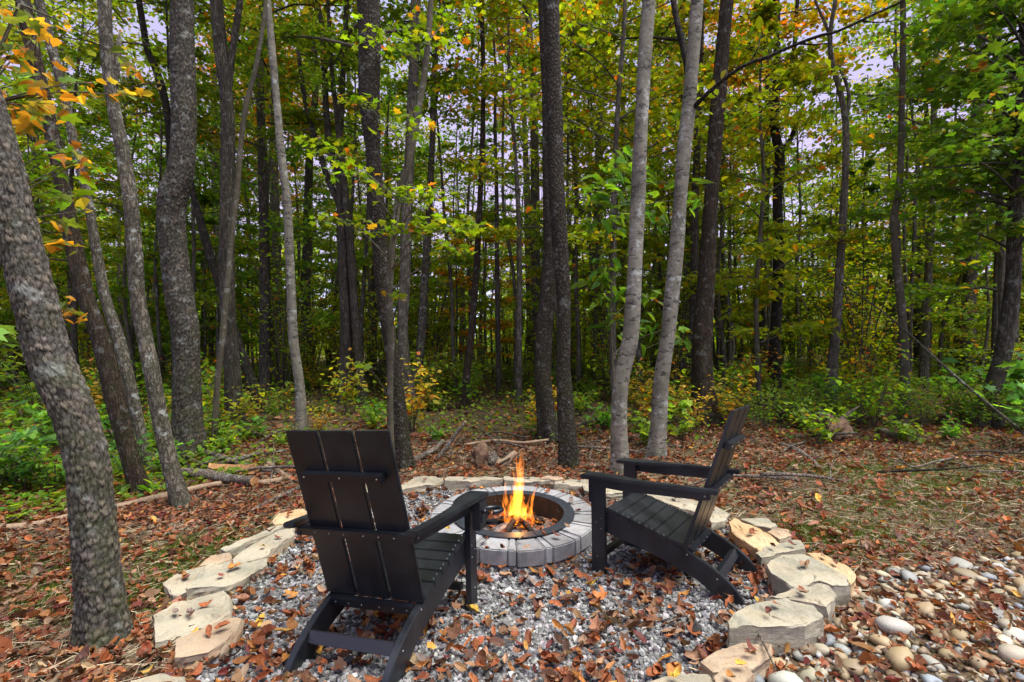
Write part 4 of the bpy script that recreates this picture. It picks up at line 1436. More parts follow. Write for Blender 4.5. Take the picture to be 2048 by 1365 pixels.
def litter(n, y0, y1, fn, templates, size, name, label, lift=.012, r=lt, spread=1.12):
    y = r.uniform(y0, y1, n); x = r.uniform(-1, 1, n) * (y * spread + .9)
    k = fn(x, y) & ~blocked(x, y)
    x, y = x[k], y[k]; m = len(x)
    z = ground(x, y) + r.uniform(.004, .03, m) + lift
    N, T, B = rand_basis(m, .42, r)
    V_, f_, c_ = scatter(templates, np.stack([x, y, z], -1), r.lognormal(math.log(size), .28, m), N, T, B, dead_colors(m, r), r)
    tag(obj(name, mesh_np(name, V_, f_, M_DRY, c_)), label, None, None, 'stuff')


def outside_density(x, y):
    out_ = ~in_poly(x, y, EDGE)
    bare = np.exp(-(((x - 2.9) / 1.3) ** 2 + ((y - 4.0) / .7) ** 2)) * .8 + np.exp(-(((x - 4.2) / 1.6) ** 2 + ((y - 4.9) / .6) ** 2)) * .7
    bare = bare + np.exp(-(((x + 2.1) / .5) ** 2 + ((y - 3.3) / .6) ** 2)) * .6
    peb = in_poly(x, y, PEB)
    return out_ & (lt.random(len(x)) < (1 - bare) * np.where(peb, .52, 1.0))


PEB = [np.array(on_ground(u, v)[:2]) for u, v in [(1470, 1365), (1560, 1310), (1670, 1240), (1725, 1150), (1790, 1135), (1900, 1135), (2060, 1105), (2300, 1100)]] + [np.array([5.5, 2.4]), np.array([5.0, 1.0]), np.array([.8, 1.0])]
litter(20000, 1.3, 4.4, outside_density, T_DEADALL, .053, 'leaf_litter', 'brown and rust dead leaves thick on the ground round the stone edging')
litter(20500, 4.0, 7.2, outside_density, T_DEADALL, .058, 'far_leaf_litter', 'brown dead leaves on the ground in front of the trees')
litter(16000, 6.8, 14, lambda x, y: lt.random(len(x)) < .5, T_DEADLOW, .09, 'woodland_litter', 'dead leaves under the plants of the wood')


def in_gravel(x, y):
    cl_ = .5 + .5 * np.sin(5.3 * x + 1.3) * np.sin(4.1 * y + .4) + .25 * np.sin(11 * x - 7 * y)
    edge = np.clip(np.hypot(x - .1, y - 3.2) - 1.1, 0, .6) * .5
    right = np.clip(x - .1, 0, 1) * .2
    return in_poly(x, y, EDGE) & (lt.random(len(x)) < np.clip(cl_ * .62 + edge + right, .06, 1) * .95)


litter(13500, 1.4, 5.1, in_gravel, T_DEADALL, .058, 'gravel_litter', 'dead leaves scattered over the grey gravel', .02, spread=.62)

# pale straw and twiglets on the bare ground
sr = np.random.default_rng(29)
n = 15000
y = sr.uniform(1.6, 6.4, n); x = sr.uniform(-1, 1, n) * (y * 1.12 + .3)
k = ~in_poly(x, y, EDGE) & ~blocked(x, y) & ~in_poly(x, y, PEB)
x, y = x[k], y[k]; n = len(x)
N, T, B = rand_basis(n, .12, sr)
stv = np.array([(-.5, -.5, 0), (.5, -.5, .3), (.5, .5, .3), (-.5, .5, 0), (0, 0, .8)])
sz = np.stack([np.full(n, .0028), sr.lognormal(math.log(.12), .4, n), np.full(n, .004)], -1)
V, Fs, Cc = scatter([(stv, [np.array([(0, 1, 4), (1, 2, 4), (2, 3, 4), (3, 0, 4)])])], np.stack([x, y, ground(x, y) + sr.uniform(.005, .035, n)], -1), sz, N, T, B,
                    np.array([.34, .27, .17]) * sr.lognormal(0, .3, (n, 1)), sr)
tag(obj('straw', mesh_np('straw', V, Fs, M_STRAW, Cc)), 'pale dry straw strewn over the bare ground', None, None, 'stuff')
# short grass and moss
n = 46000
cx_ = np.array([[3.1, 4.1, 1.0, .45], [4.2, 4.7, 1.1, .4], [2.3, 3.5, .4, .25], [-2.15, 3.35, .35, .3], [-2.0, 2.95, .3, .25], [-3.1, 3.3, .5, .25], [5.0, 5.4, 1.0, .4], [3.4, 5.2, .8, .3], [-2.7, 2.8, .5, .3]])
w = sr.integers(0, len(cx_), n)
x = cx_[w, 0] + sr.normal(0, .6, n) * cx_[w, 2]; y = cx_[w, 1] + sr.normal(0, .6, n) * cx_[w, 3]
N, T, B = rand_basis(n, .35, sr)
blade = np.array([(-.5, 0, 0), (.5, 0, 0), (.25, .25, .6), (0, .6, 1.0)])
sz = np.stack([np.full(n, .004), sr.uniform(.01, .05, n), sr.uniform(.015, .05, n)], -1)
V, Fs, Cc = scatter([(blade, [np.array([(0, 1, 2), (0, 2, 3)])])], np.stack([x, y, ground(x, y)], -1), sz, N, T, B, np.array([.09, .125, .016]) * sr.lognormal(0, .3, (n, 1)), sr)
tag(obj('grass', mesh_np('grass', V, Fs, M_GRASS, Cc)), 'thin short grass and moss on the bare ground', None, None, 'stuff')

# ---------------------------------------------------------------- stone edging
def stone(label, px, h, thick, mat, seed, k=1.0, lay=.009, tilt=(0, 0)):
    """a quarried slab: px is the outline of its top face in the photograph, h the height of that face over the ground"""
    r = np.random.default_rng(seed)
    P = np.array([on_ground(u, v, h)[:2] for u, v in px])
    c = P.mean(0)
    zt = float(ground(c[0], c[1])) + h
    P = np.array([(lambda q: (q[0] * (zt - H) / q[2], q[1] * (zt - H) / q[2]))(ray(u, v)) for u, v in px])
    c = P.mean(0)
    # dense outline with broken edges
    pts = []
    for i in range(len(P)):
        a, b = P[i], P[(i + 1) % len(P)]
        m = max(2, int(np.linalg.norm(b - a) / .022))
        for j in range(m): pts.append(a + (b - a) * j / m)
    pts = np.array(pts); n = len(pts)
    d = pts - c
    L = np.linalg.norm(d, axis=1, keepdims=True)
    nz = np.array([noise.noise((p[0] * 16, p[1] * 16, seed * 3.1)) + .6 * noise.noise((p[0] * 45, p[1] * 45, seed)) for p in pts])
    pts = c + d * (1 + .022 * nz[:, None])
    d = pts - c
    rings, zs = [], []
    tx, ty = tilt

    def topz(q, f):
        z_ = .005 * noise.noise((q[0] * 7, q[1] * 7, seed)) + .002 * noise.noise((q[0] * 22, q[1] * 22, seed + 5)) + .003 * noise.noise((q[0] * 60, q[1] * 60, seed + 5))
        st = noise.noise((q[0] * 5 + 9, q[1] * 5, seed * 2))
        z_ += -lay * (1 if st > .12 else 0) * (f > .45) - lay * .8 * (1 if st < -.3 else 0)
        return z_ + tx * (q[0] - c[0]) + ty * (q[1] - c[1])

    for f in (.12, .3, .5, .68, .82, .92, .97, .995):
        q = c + d * f
        rings.append(np.array([[a[0], a[1], topz(a, f)] for a in q]))
    prof = [(1.004, -.006), (1.012, -.03), (1.0, -.05), (1.018, -.072), (1.0, -.1), (.985, -.14), (.95, -thick - .05)]
    for f, z_ in prof:
        q = c + d * f
        rr = []
        for a in q:
            w = .016 * noise.noise((a[0] * 6, a[1] * 6, z_ * 14 + seed)) + .0055 * noise.noise((a[0] * 24, a[1] * 24, z_ * 60 + seed)) + .006 * (1 if noise.noise((a[0] * 3, a[1] * 3, z_ * 45 + seed)) > .1 else 0)
            dd = (a - c) / (np.linalg.norm(a - c) + 1e-6)
            b = a + dd * w
            rr.append([b[0], b[1], topz(c + (a - c) * .97, 1) + z_ * (thick / .14) + .004 * noise.noise((a[0] * 30, a[1] * 30, z_ * 20))])
        rings.append(np.array(rr))
    V_ = [[c[0], c[1], topz(c, 0)]]
    for q in rings: V_ += q.tolist()
    m = len(rings)
    tri = [(0, 1 + i, 1 + (i + 1) % n) for i in range(n)]
    qd = [(1 + k_ * n + i, 1 + (k_ + 1) * n + i, 1 + (k_ + 1) * n + (i + 1) % n, 1 + k_ * n + (i + 1) % n) for k_ in range(m - 1) for i in range(n)]
    V_ = np.array(V_) - np.array([c[0], c[1], 0])
    o = obj('edging_stone', mesh_np('edging_stone', V_, [np.array(tri), np.array(qd)], mat), None, (c[0], c[1], zt))
    tag(o, label, 'stone', 'stones edging the gravel circle')
    STONES.append((P, zt))
    return o


STONES = []
A7 = lambda L_: [(x * .502, y * .502 + 680) for x, y in L_]
A8 = lambda L_: [(x * .4286 + 1400, y * .4286 + 780) for x, y in L_]
A3 = lambda L_: [(x * .2344 + 760, y * .2344 + 900) for x, y in L_]
A2 = lambda L_: [(x * .3956 + 1080, y * .3956 + 760) for x, y in L_]
stone('pale stone cut by the bottom picture edge, left of the near chair leg', [(262, 1362), (320, 1346), (365, 1350), (374, 1366), (330, 1400), (255, 1400)], .07, .1, R_PALE, 1)
stone('orange-tan slab nearest the left chair, overlapping a pale slab', A7([(700, 1195), (770, 1165), (900, 1110), (965, 1108), (945, 1150), (900, 1200), (830, 1245), (740, 1262), (697, 1262)]), .085, .12, R_TAN, 2)
stone('flat pale slab with yellow leaves on it, beside the leaning flaky trunk', A7([(612, 1090), (700, 1045), (890, 993), (905, 1010), (918, 1090), (800, 1150), (690, 1188), (618, 1205)]), .07, .1, R_PALE, 3)
stone('long pale slab with rust leaves and a split lower tier, left side', A7([(740, 985), (830, 892), (950, 872), (1065, 866), (1062, 890), (960, 952), (900, 978), (745, 992)]), .085, .12, R_GREY, 4)
stone('thin pale slab tucked behind the split slab on the left', A7([(655, 960), (700, 930), (820, 897), (836, 905), (748, 982), (742, 1000), (690, 1012), (660, 985)]), .075, .1, R_PALE, 5)
stone('small tan stone lying on the outer side of the left slabs', A7([(790, 895), (840, 855), (915, 850), (922, 868), (860, 890)]), .09, .1, R_TAN, 6)
stone('broad pale slab left of the left chair back', A7([(925, 870), (1000, 820), (1110, 760), (1172, 750), (1168, 778), (1085, 832), (1060, 864), (930, 884)]), .09, .12, R_PALE, 7)
stone('long thin grey stone outside the broad pale slab', A7([(880, 830), (960, 795), (1130, 726), (1142, 742), (1010, 792), (905, 840)]), .08, .1, R_GREY, 8)
stone('orange-stained stone showing beside the left arm of the near chair', A7([(1085, 715), (1110, 693), (1200, 670), (1225, 680), (1212, 702), (1150, 725), (1095, 732)]), .09, .1, R_ORANGE, 9)
stone('pale stone hidden mostly behind the left chair back', [(690, 988), (705, 975), (785, 962), (797, 972), (780, 985), (710, 997)], .08, .1, R_PALE, 10)
stone('long pale stone right of the left chair back with a stepped face', A3([(150, 320), (290, 232), (370, 215), (530, 235), (542, 258), (450, 285), (330, 303), (160, 335)]), .085, .12, R_PALE, 11)
stone('long low cream stone behind the fire pit, left of the flames', A3([(545, 250), (572, 230), (890, 226), (1045, 240), (1040, 252), (800, 260), (560, 264)]), .1, .14, R_PALE, 12)
stone('cream stone right behind the flames', A3([(1050, 245), (1062, 228), (1350, 228), (1480, 246), (1485, 260), (1250, 264), (1062, 262)]), .09, .13, R_PALE, 13)
stone('small cream stone behind the one at the flames', A3([(1360, 232), (1400, 220), (1520, 220), (1562, 242), (1490, 256)]), .10, .12, R_TAN, 14)
stone('cream stone beside the front leg of the right chair, at the back', A3([(1490, 272), (1600, 253), (1775, 257), (1792, 285), (1700, 296), (1492, 296)]), .09, .13, R_PALE, 15)
stone('grey stone under the far arm of the right chair', A2([(215, 525), (300, 520), (440, 545), (445, 572), (330, 575), (230, 550)]), .085, .12, R_GREY, 16)
stone('long cream slab seen under the near arm of the right chair', A2([(520, 568), (640, 572), (800, 608), (860, 640), (852, 680), (700, 645), (600, 605)]), .09, .12, R_PALE, 17)
stone('cream stone behind the right chair backrest', A2([(845, 645), (880, 628), (962, 680), (930, 708), (868, 722), (842, 690)]), .085, .12, R_PALE, 18)
stone('long orange sandstone block right of the right chair back', A8([(135, 618), (160, 596), (320, 668), (366, 710), (268, 738), (215, 705), (150, 652)]), .12, .16, R_ORANGE, 19)
stone('greyish flat stone behind the long orange block', A8([(190, 600), (310, 598), (356, 626), (330, 646), (260, 630)]), .10, .12, R_GREY, 20)
stone('small tan blocky stone touching the end of the orange block', A8([(315, 657), (345, 645), (415, 648), (426, 676), (372, 690)]), .11, .14, R_TAN, 21)
stone('rough grey-white stone between the orange block and biggest slab', A8([(262, 752), (330, 718), (470, 696), (492, 738), (400, 758), (285, 778)]), .11, .14, R_GREY, 22)
stone('orange-edged stone lying under the outer edge of the biggest slab', A8([(495, 758), (560, 760), (690, 820), (726, 862), (700, 900), (600, 832)]), .11, .16, R_ORANGE, 23)
stone('biggest grey-green slab of the edging, right of the rear chair leg', A8([(310, 815), (380, 765), (490, 762), (560, 790), (680, 862), (702, 908), (620, 908), (560, 892), (440, 918), (335, 855)]), .14, .2, R_GREY, 24)
stone('pale slab with a broken ridge between the two biggest stones', A8([(320, 968), (440, 926), (590, 896), (635, 955), (620, 985), (590, 1012), (530, 988), (400, 962)]), .11, .16, R_PALE, 25)
stone('large grey-green block nearest the right chair rear leg tip', A8([(130, 1075), (160, 1040), (230, 1003), (400, 970), (530, 1000), (578, 1055), (480, 1092), (300, 1098), (140, 1102)]), .14, .18, R_GREY, 26)
stone('tan slab at the bottom right with a twig lying across it', A8([(0, 1270), (100, 1202), (200, 1174), (335, 1187), (330, 1235), (230, 1302), (60, 1322)]), .09, .13, R_TAN, 27)
stone('small tan stone in front of the twig-crossed tan slab', A8([(65, 1340), (110, 1297), (220, 1292), (238, 1322), (200, 1380), (80, 1392)]), .10, .13, R_TAN, 28)
stone('pale stone cut off by the bottom edge, right of the gravel', [(1285, 1364), (1330, 1349), (1420, 1345), (1432, 1385), (1290, 1400)], .07, .1, R_PALE, 29)


# ---------------------------------------------------------------- river pebbles
def pebble_mesh(seed):
    r = np.random.default_rng(seed)
    bm = bmesh.new()
    bmesh.ops.create_icosphere(bm, subdivisions=2, radius=1)
    ax = np.array([1, r.uniform(.62, .9), r.uniform(.42, .68)])
    for v_ in bm.verts:
        q = v_.co.copy()
        f = 1 + .26 * noise.noise(q * 1.1 + Vector((seed * 7.3, 0, 0))) + .10 * noise.noise(q * 2.6 + Vector((0, seed * 3.3, 0)))
        v_.co = Vector((q.x * ax[0] * f, q.y * ax[1] * f, q.z * ax[2] * f))
    me = bpy.data.meshes.new('pebble'); bm.to_mesh(me); bm.free()
    for p in me.polygons: p.use_smooth = True
    return me


PK = [('tan', (.36, .27, .17)), ('grey', (.33, .33, .32)), ('cream', (.46, .41, .32)), ('brown', (.23, .155, .10)), ('white', (.58, .57, .55)), ('blue-grey', (.24, .26, .30))]
PMAT = [pebble_mat(k_ + '_river_stone', c_) for k_, c_ in PK]
PMESH = [pebble_mesh(40 + i) for i in range(12)]
for me in PMESH: me.materials.append(PMAT[0])
pb = np.random.default_rng(61)
spots_p = []


def pebble(x, y, s, kind, label, group=None, name='pebble'):
    o = bpy.data.objects.new(name, PMESH[pb.integers(0, len(PMESH))])
    o.scale = (s, s * pb.uniform(.85, 1.1), s * pb.uniform(.8, 1.1))
    o.rotation_euler = (pb.normal(0, .22), pb.normal(0, .22), pb.uniform(0, 6.28))
    o.location = (x, y, float(ground(x, y)) + s * .3)
    tint = .78 * pb.lognormal(0, .14)
    o.color = (tint * pb.uniform(.96, 1.05), tint, tint * pb.uniform(.84, .96), 1)
    link(o)
    o.material_slots[0].link = 'OBJECT'; o.material_slots[0].material = PMAT[kind]
    tag(o, label, 'pebble', group)
    spots_p.append((x, y, s))


for u, v, s, kd, lab in [(1790, 1268, .085, 4, 'large rough white stone among the river pebbles'), (1800, 1330, .085, 0, 'long smooth tan stone in the middle of the pebbles'),
                         (1935, 1160, .075, 0, 'biggest tan boulder-like pebble near the upper edge of the pebble bed'), (1785, 1150, .045, 1, 'flat grey-white pebble alone at the left end of the pebble bed'),
                         (2035, 1280, .06, 4, 'bright white pebble cut by the right picture edge'), (1655, 1288, .045, 5, 'blue-grey egg-shaped pebble beside the large grey-green block'),
                         (2035, 1325, .07, 2, 'round cream stone at the lower right picture corner'), (1760, 1290, .05, 0, 'flat olive-tan pebble beside the rough white stone'),
                         (1865, 1335, .05, 1, 'grey pebble touching the long smooth tan stone'), (1710, 1345, .055, 0, 'round tan pebble near the bottom edge in front of leaves'),
                         (1630, 1290, .04, 2, 'cream pebble leaning on the large grey-green block'), (1960, 1165, .055, 2, 'long slim tan pebble lying beside the boulder-like pebble')]:
    p = on_ground(u, v)
    pebble(p[0], p[1], s, kd, lab)
tries = 0
while len(spots_p) < 285 and tries < 60000:
    tries += 1
    y = pb.uniform(1.75, 3.45); x = pb.uniform(.95, 3.9)
    if not in_poly(np.array([x]), np.array([y]), PEB)[0] or abs(x) > y * 1.1 + .1: continue
    s = min(.065, pb.lognormal(math.log(.031), .32)) * (1.25 if tries < 1500 else 1)
    if any((x - a) ** 2 + (y - b) ** 2 < ((s + c_) * .72) ** 2 for a, b, c_ in spots_p): continue
    kd = int(pb.choice(6, p=[.42, .13, .21, .17, .03, .04]))
    pebble(x, y, s, kd, 'smooth %s river pebble among dead leaves in the pebble bed' % PK[kd][0], '%s river pebbles' % PK[kd][0])
n = 5200
y = pb.uniform(1.6, 3.6, n); x = pb.uniform(.9, 4.2, n)
k = in_poly(x, y, PEB); x, y = x[k], y[k]; n = len(x)
s = pb.lognormal(math.log(.016), .3, n)
N, T, B = rand_basis(n, .3, pb)
small = [(np.array([v_.co[:] for v_ in PMESH[i].vertices]) if False else ICO_V * np.array([1, .78, .55]) * (1 + pb.uniform(-.1, .1, (12, 1))), [ICO_F]) for i in range(6)]
pc = .75 * np.array([c_ for k_, c_ in PK])[pb.choice(6, n, p=[.40, .16, .2, .18, .02, .04])] * pb.lognormal(0, .18, (n, 1))
V, Fs, Cc = scatter(small, np.stack([x, y, ground(x, y) + s * .35], -1), s, N, T, B, pc, pb)
tag(obj('small_pebbles', mesh_np('small_pebbles', V, Fs, M_PEBBLE, Cc, smooth=True)), 'small tan and grey pebbles filling the pebble bed', None, None, 'stuff')


# ---------------------------------------------------------------- logs, dead wood
def lying(name, label, cat, pts, bark_m, lift=1.0, seg=14, ends=True, plates=None, group=None, step=.05, wob=.06):
    """a log or branch along points (u, v, width, extra height); lies on the ground"""
    P, R = [], []
    for u, v, w, h in pts:
        d = on_ground(u, v, h)
        r_ = w / 2 * d[1] / F / math.hypot(1, (u - 1024) / F * .6)
        p = on_ground(u, v, h + r_ * lift)
        P.append(p); R.append(r_)
    P = np.array(P); c = P.mean(0)
    root = empty(name, c, label, cat, group)
    V_, f_, c_ = tube(P - c, R, seg, step, wob, abs(int(pts[0][0])) + 3, cap=True, plates=plates)
    obj('bark' if ends else 'stem', mesh_np(name, V_, f_, bark_m, c_, smooth=True), root)
    if ends:
        for q0_, q1_, r_ in ((P[0], P[1], R[0]), (P[-1], P[-2], R[-1])):
            d = Vector(q0_ - q1_).normalized()
            bm_ = bmesh.new()
            mtx = Matrix.Translation(Vector(q0_ - c) + d * .006) @ d.to_track_quat('Z', 'Y').to_matrix().to_4x4()
            bmesh.ops.create_cone(bm_, cap_ends=True, segments=14, radius1=r_ * .97, radius2=r_ * .95, depth=.014, matrix=mtx)
            bm_obj('cut_end', bm_, M_CUT if ends == 'fresh' else M_WOOD, root)
    return root


lying('fallen_log', 'long thin debarked log lying across the left side behind the leaning trunks', 'log',
      [(-40, 1060, 15, 0), (80, 1048, 16, 0), (150, 1032, 17, 0), (240, 1014, 18, 0), (340, 990, 15, 0), (400, 975, 13, .02), (440, 968, 12, .03)], M_WOOD, seg=12)
lying('cut_log', 'grey-barked log with fresh sawn orange end beside the left chair', 'log',
      [(364, 946, 21, .02), (410, 950, 21, .02), (460, 958, 20, .02), (507, 963, 19, .02)], M_LOGBARK, ends='fresh', plates=(.03, .05, .002), seg=30, step=.02)
lying('bare_log', 'smooth debarked reddish log end lying right of the sawn log', 'log', [(513, 967, 12, 0), (545, 963, 12, 0), (578, 956, 11, 0)], M_WOOD)
lying('fallen_branch', 'brown branch leaning over the cut logs behind the left chair', 'branch',
      [(415, 905, 10, .06), (450, 918, 11, .06), (485, 930, 10, .05), (530, 940, 11, .02), (574, 952, 11, 0)], M_LOGBARK, seg=10)
lying('fallen_branch', 'grey lichened branch pointing at the left chair over red leaves', 'branch',
      [(505, 1024, 12, 0), (540, 1004, 12, 0), (570, 990, 11, .01), (600, 975, 10, .03)], M_LOGBARK, seg=10)
lying('fallen_branch', 'thin upright forked stick beside the left chair back', 'branch', [(598, 978, 6, .0), (600, 960, 5, .1), (604, 940, 4, .2)], M_LOGBARK, seg=8, ends=False)
lying('broken_limb', 'short broken grey limb lying over the sawn log', 'branch', [(432, 930, 9, .05), (470, 920, 10, .09), (522, 906, 8, .1)], M_LOGBARK, seg=10)
lying('broken_limb', 'short bare limb lying between the sawn log and left chair back', 'branch', [(535, 925, 9, .03), (560, 944, 9, .02), (584, 962, 8, .01)], M_WOOD, seg=10)
lying('broken_limb', 'dark broken limb behind the sawn log, ending at the lichen-crusted trunk', 'branch', [(352, 925, 9, .02), (400, 936, 10, .03), (446, 932, 8, .06)], B_DARK, seg=10)
for k_, (u, v) in enumerate(((452, 937), (485, 938))):
    p = on_ground(u, v, .08)
    bm_ = bmesh.new()
    L_, W_, H_ = .17, .05, .045
    pv = [(-L_, -W_, -H_), (L_, -W_, -H_), (L_, W_, -H_ * .8), (-L_, W_, -H_ * .8), (-L_ * .98, .008, H_), (L_ * .96, -.01, H_ * 1.1)]
    vv = [bm_.verts.new(q) for q in pv]
    for f_ in ((0, 3, 2, 1), (0, 1, 5, 4), (2, 3, 4, 5), (0, 4, 3), (1, 2, 5)): bm_.faces.new([vv[i] for i in f_])
    bmesh.ops.subdivide_edges(bm_, edges=bm_.edges, cuts=3, use_grid_fill=True)
    for w_ in bm_.verts: w_.co += Vector((noise.noise(w_.co * 20), noise.noise(w_.co * 23 + Vector((5, 0, 0))), noise.noise(w_.co * 21 + Vector((0, 7, 0))))) * .008
    o = bm_obj('firewood', bm_, M_CUT, None, loc=Vector(p))
    o.rotation_euler = (.1, .12 - .2 * k_, .3 - .5 * k_)
    tag(o, ('split orange firewood piece left of two on the logs', 'split orange firewood piece right of two on the logs')[k_], 'firewood', 'split firewood on the logs')

# rotten stump behind the fire
sp0 = on_ground(985, 935)
stump = empty('rotten_stump', sp0, 'rotten knobbly stump and root lying behind the stone edging, left of the flames', 'stump')


def knob(parent, name, c, rad, mat, seed, sc_=(1, 1, 1), amp=.35):
    bm_ = bmesh.new()
    bmesh.ops.create_icosphere(bm_, subdivisions=4, radius=1)
    for v_ in bm_.verts:
        q = v_.co.copy()
        f = 1 + amp * noise.noise(q * 1.6 + Vector((seed, 0, 0))) + amp * .5 * noise.noise(Vector((q.x * 6, q.y * 6, q.z * 2)) + Vector((seed, 1, 0))) + amp * .2 * noise.noise(q * 12)
        v_.co = Vector((q.x * sc_[0], q.y * sc_[1], q.z * sc_[2])) * f * rad
    return bm_obj(name, bm_, mat, parent, True, Vector(c))


knob(stump, 'burl', (-.13, .02, .09), .12, M_ROTTEN, 3.3, (.8, .7, 1.25), .55)
knob(stump, 'knot', (-.02, .05, .07), .10, M_LOGBARK, 5.1, (.9, .8, .9), .4)
Rt = at(1035, 899, sp0[1] + .1) - sp0
V_, f_, c_ = tube(np.array([[0, .04, .05], [.06, .02, .035], [.13, .03, .045], [.2, .08, .10], [.25, .12, .13]]), [.06, .05, .045, .04, .03], 14, .02, .12, 4)
obj('root', mesh_np('stump_root', V_, f_, M_WOOD, c_, smooth=True), stump)
V_, f_, c_ = tube(np.array([[-.1, .05, .12], [-.12, .08, .2], [-.1, .12, .27]]), [.06, .04, .02], 12, .02, .2, 5)
obj('snag', mesh_np('stump_snag', V_, f_, M_ROTTEN, c_, smooth=True), stump)

rb = on_ground(1672, 888)
rootball = empty('root_ball', rb, 'dark upturned root ball of a fallen tree among the green plants', 'root ball')
knob(rootball, 'soil', (0, .1, .17), .2, M_ROTTEN, 8.8, (1.1, .8, .9), .5)
for k_ in range(6):
    r__ = np.random.default_rng(k_)
    d = np.array([r__.uniform(-1, 1), r__.uniform(-.6, .2), r__.uniform(-.1, 1)])
    V_, f_, c_ = tube(np.array([[0, .1, .17], np.array([0, .1, .17]) + d * .2, np.array([0, .1, .17]) + d * .36 + [0, 0, -.04]]), [.04, .022, .006], 8, .04, .1, k_)
    obj('root', mesh_np('root', V_, f_, M_LOGBARK, c_, smooth=True), rootball)
lying('fallen_log', 'mossy grey log end lying before the root ball at the plant edge', 'log', [(1562, 890, 12, 0), (1590, 900, 13, 0), (1618, 918, 12, 0), (1642, 940, 10, 0)], M_LOGBARK, lift=.6)
lying('fallen_log', 'short lichened log among the plants right of the root ball', 'log', [(1760, 862, 15, .04), (1785, 870, 16, .03), (1812, 880, 15, .0)], M_LOGBARK, lift=.5)
lying('fallen_branch', 'thick brown branch at the foot of the seamed trunk', 'branch', [(820, 924, 12, 0), (845, 912, 12, .02), (868, 900, 11, .05), (884, 884, 9, .1)], M_LOGBARK, seg=10)
lying('fallen_branch', 'brown branch sticking up slantwise left of the stump', 'branch', [(872, 920, 9, 0), (892, 896, 9, .12), (912, 868, 8, .28), (930, 845, 6, .42)], M_LOGBARK, seg=10)
lying('fallen_branch', 'long pale stick lying behind the stump', 'branch', [(930, 890, 6, .02), (990, 882, 7, .03), (1050, 886, 6, .05), (1095, 880, 5, .08)], M_WOOD, seg=8)
tw = np.random.default_rng(88)
for k_, (u0, v0, u1, v1, hh, lab) in enumerate([
        (1145, 815, 1205, 905, .0, 'thin grey stick slanting down between the close pair and left birch'), (1175, 905, 1245, 870, .05, 'thin stick lying left of the left pale birch'),
        (1100, 925, 1190, 890, .05, 'pale stick lying at the foot of the front dark trunk'), (1060, 905, 1085, 930, .02, 'short twig on red leaves left of the front dark trunk'),
        (1255, 885, 1300, 860, .1, 'short stick between the two pale birches'), (1150, 850, 1220, 835, .25, 'thin twig propped behind the left pale birch'),
        (640, 850, 682, 815, .3, 'bent bare twig above the left chair back'), (1440, 1195, 1552, 1345, .12, 'thin dark twig lying across the tan slab'),
        (1610, 905, 1650, 925, .02, 'short brown stick by the mossy log end'), (1470, 945, 1500, 930, .03, 'brown stump of a stick behind the right chair back'),
        (330, 1010, 372, 1035, .0, 'short twig at the foot of the lichen-crusted trunk'), (35, 880, 130, 840, .3, 'long thin twig in the green plants at the left')]):
    a, b = on_ground(u0, v0, 0), on_ground(u1, v1, hh)
    if hh >= .25: b = at(u1, v1, a[1] + .15)
    pm = (a + b) / 2 + np.array([*tw.normal(0, .02, 2), .02])
    a[2] += .01; b[2] += .01
    c = (a + b) / 2
    V_, f_, c_ = tube(np.array([a, pm, b]) - c, [.008, .006, .003], 6, .05, .1, k_)
    o = obj('twig', mesh_np('twig', V_, f_, M_LOGBARK, c_, smooth=True), None, c)
    tag(o, lab, 'twig')
STICK = []
for k_ in range(5):
    r__ = np.random.default_rng(700 + k_)
    P_ = np.array([[-.5, 0, .01], [-.15, r__.normal(0, .04), .04], [.2, r__.normal(0, .05), .05], [.5, r__.normal(0, .08), .02 + .2 * (k_ > 2)]])
    V1 = tube(P_, [.012, .010, .008, .003], 6, .06, .1, k_)
    V2 = tube(np.array([P_[2], P_[2] + [.12, .12 - .2 * (k_ % 2), .05], P_[2] + [.25, .2 - .35 * (k_ % 2), .09]]), [.006, .004, .002], 5, .06, .1, k_)
    V_, f_, c_ = join([V1, V2])
    STICK.append(mesh_np('stick', V_, f_, (M_LOGBARK, B_LICHEN, B_DARK)[k_ % 3], c_, smooth=True))
for k_ in range(64):
    if k_ < 34:
        u, v = tw.uniform(830, 1330), tw.uniform(835, 935)
    elif k_ < 48:
        u, v = tw.uniform(330, 640), tw.uniform(860, 960)
    else:
        u, v = tw.uniform(1430, 2000), tw.uniform(870, 980)
    p = on_ground(u, v)
    kk = int(tw.integers(0, 5))
    o = bpy.data.objects.new('stick', STICK[kk]); o.location = p + np.array([0, 0, .02])
    q = tw.uniform(.4, 1.25); o.scale = (q, q, q * tw.uniform(.8, 1.6)); o.rotation_euler = (tw.normal(0, .12), tw.normal(0, .18), tw.uniform(0, 6.28))
    link(o)
    tag(o, ('bare brown stick lying in the leaf litter', 'bare lichened stick lying in the leaf litter', 'bare dark stick lying in the leaf litter')[kk % 3], 'stick', ('brown', 'lichened', 'dark')[kk % 3] + ' sticks in the litter')
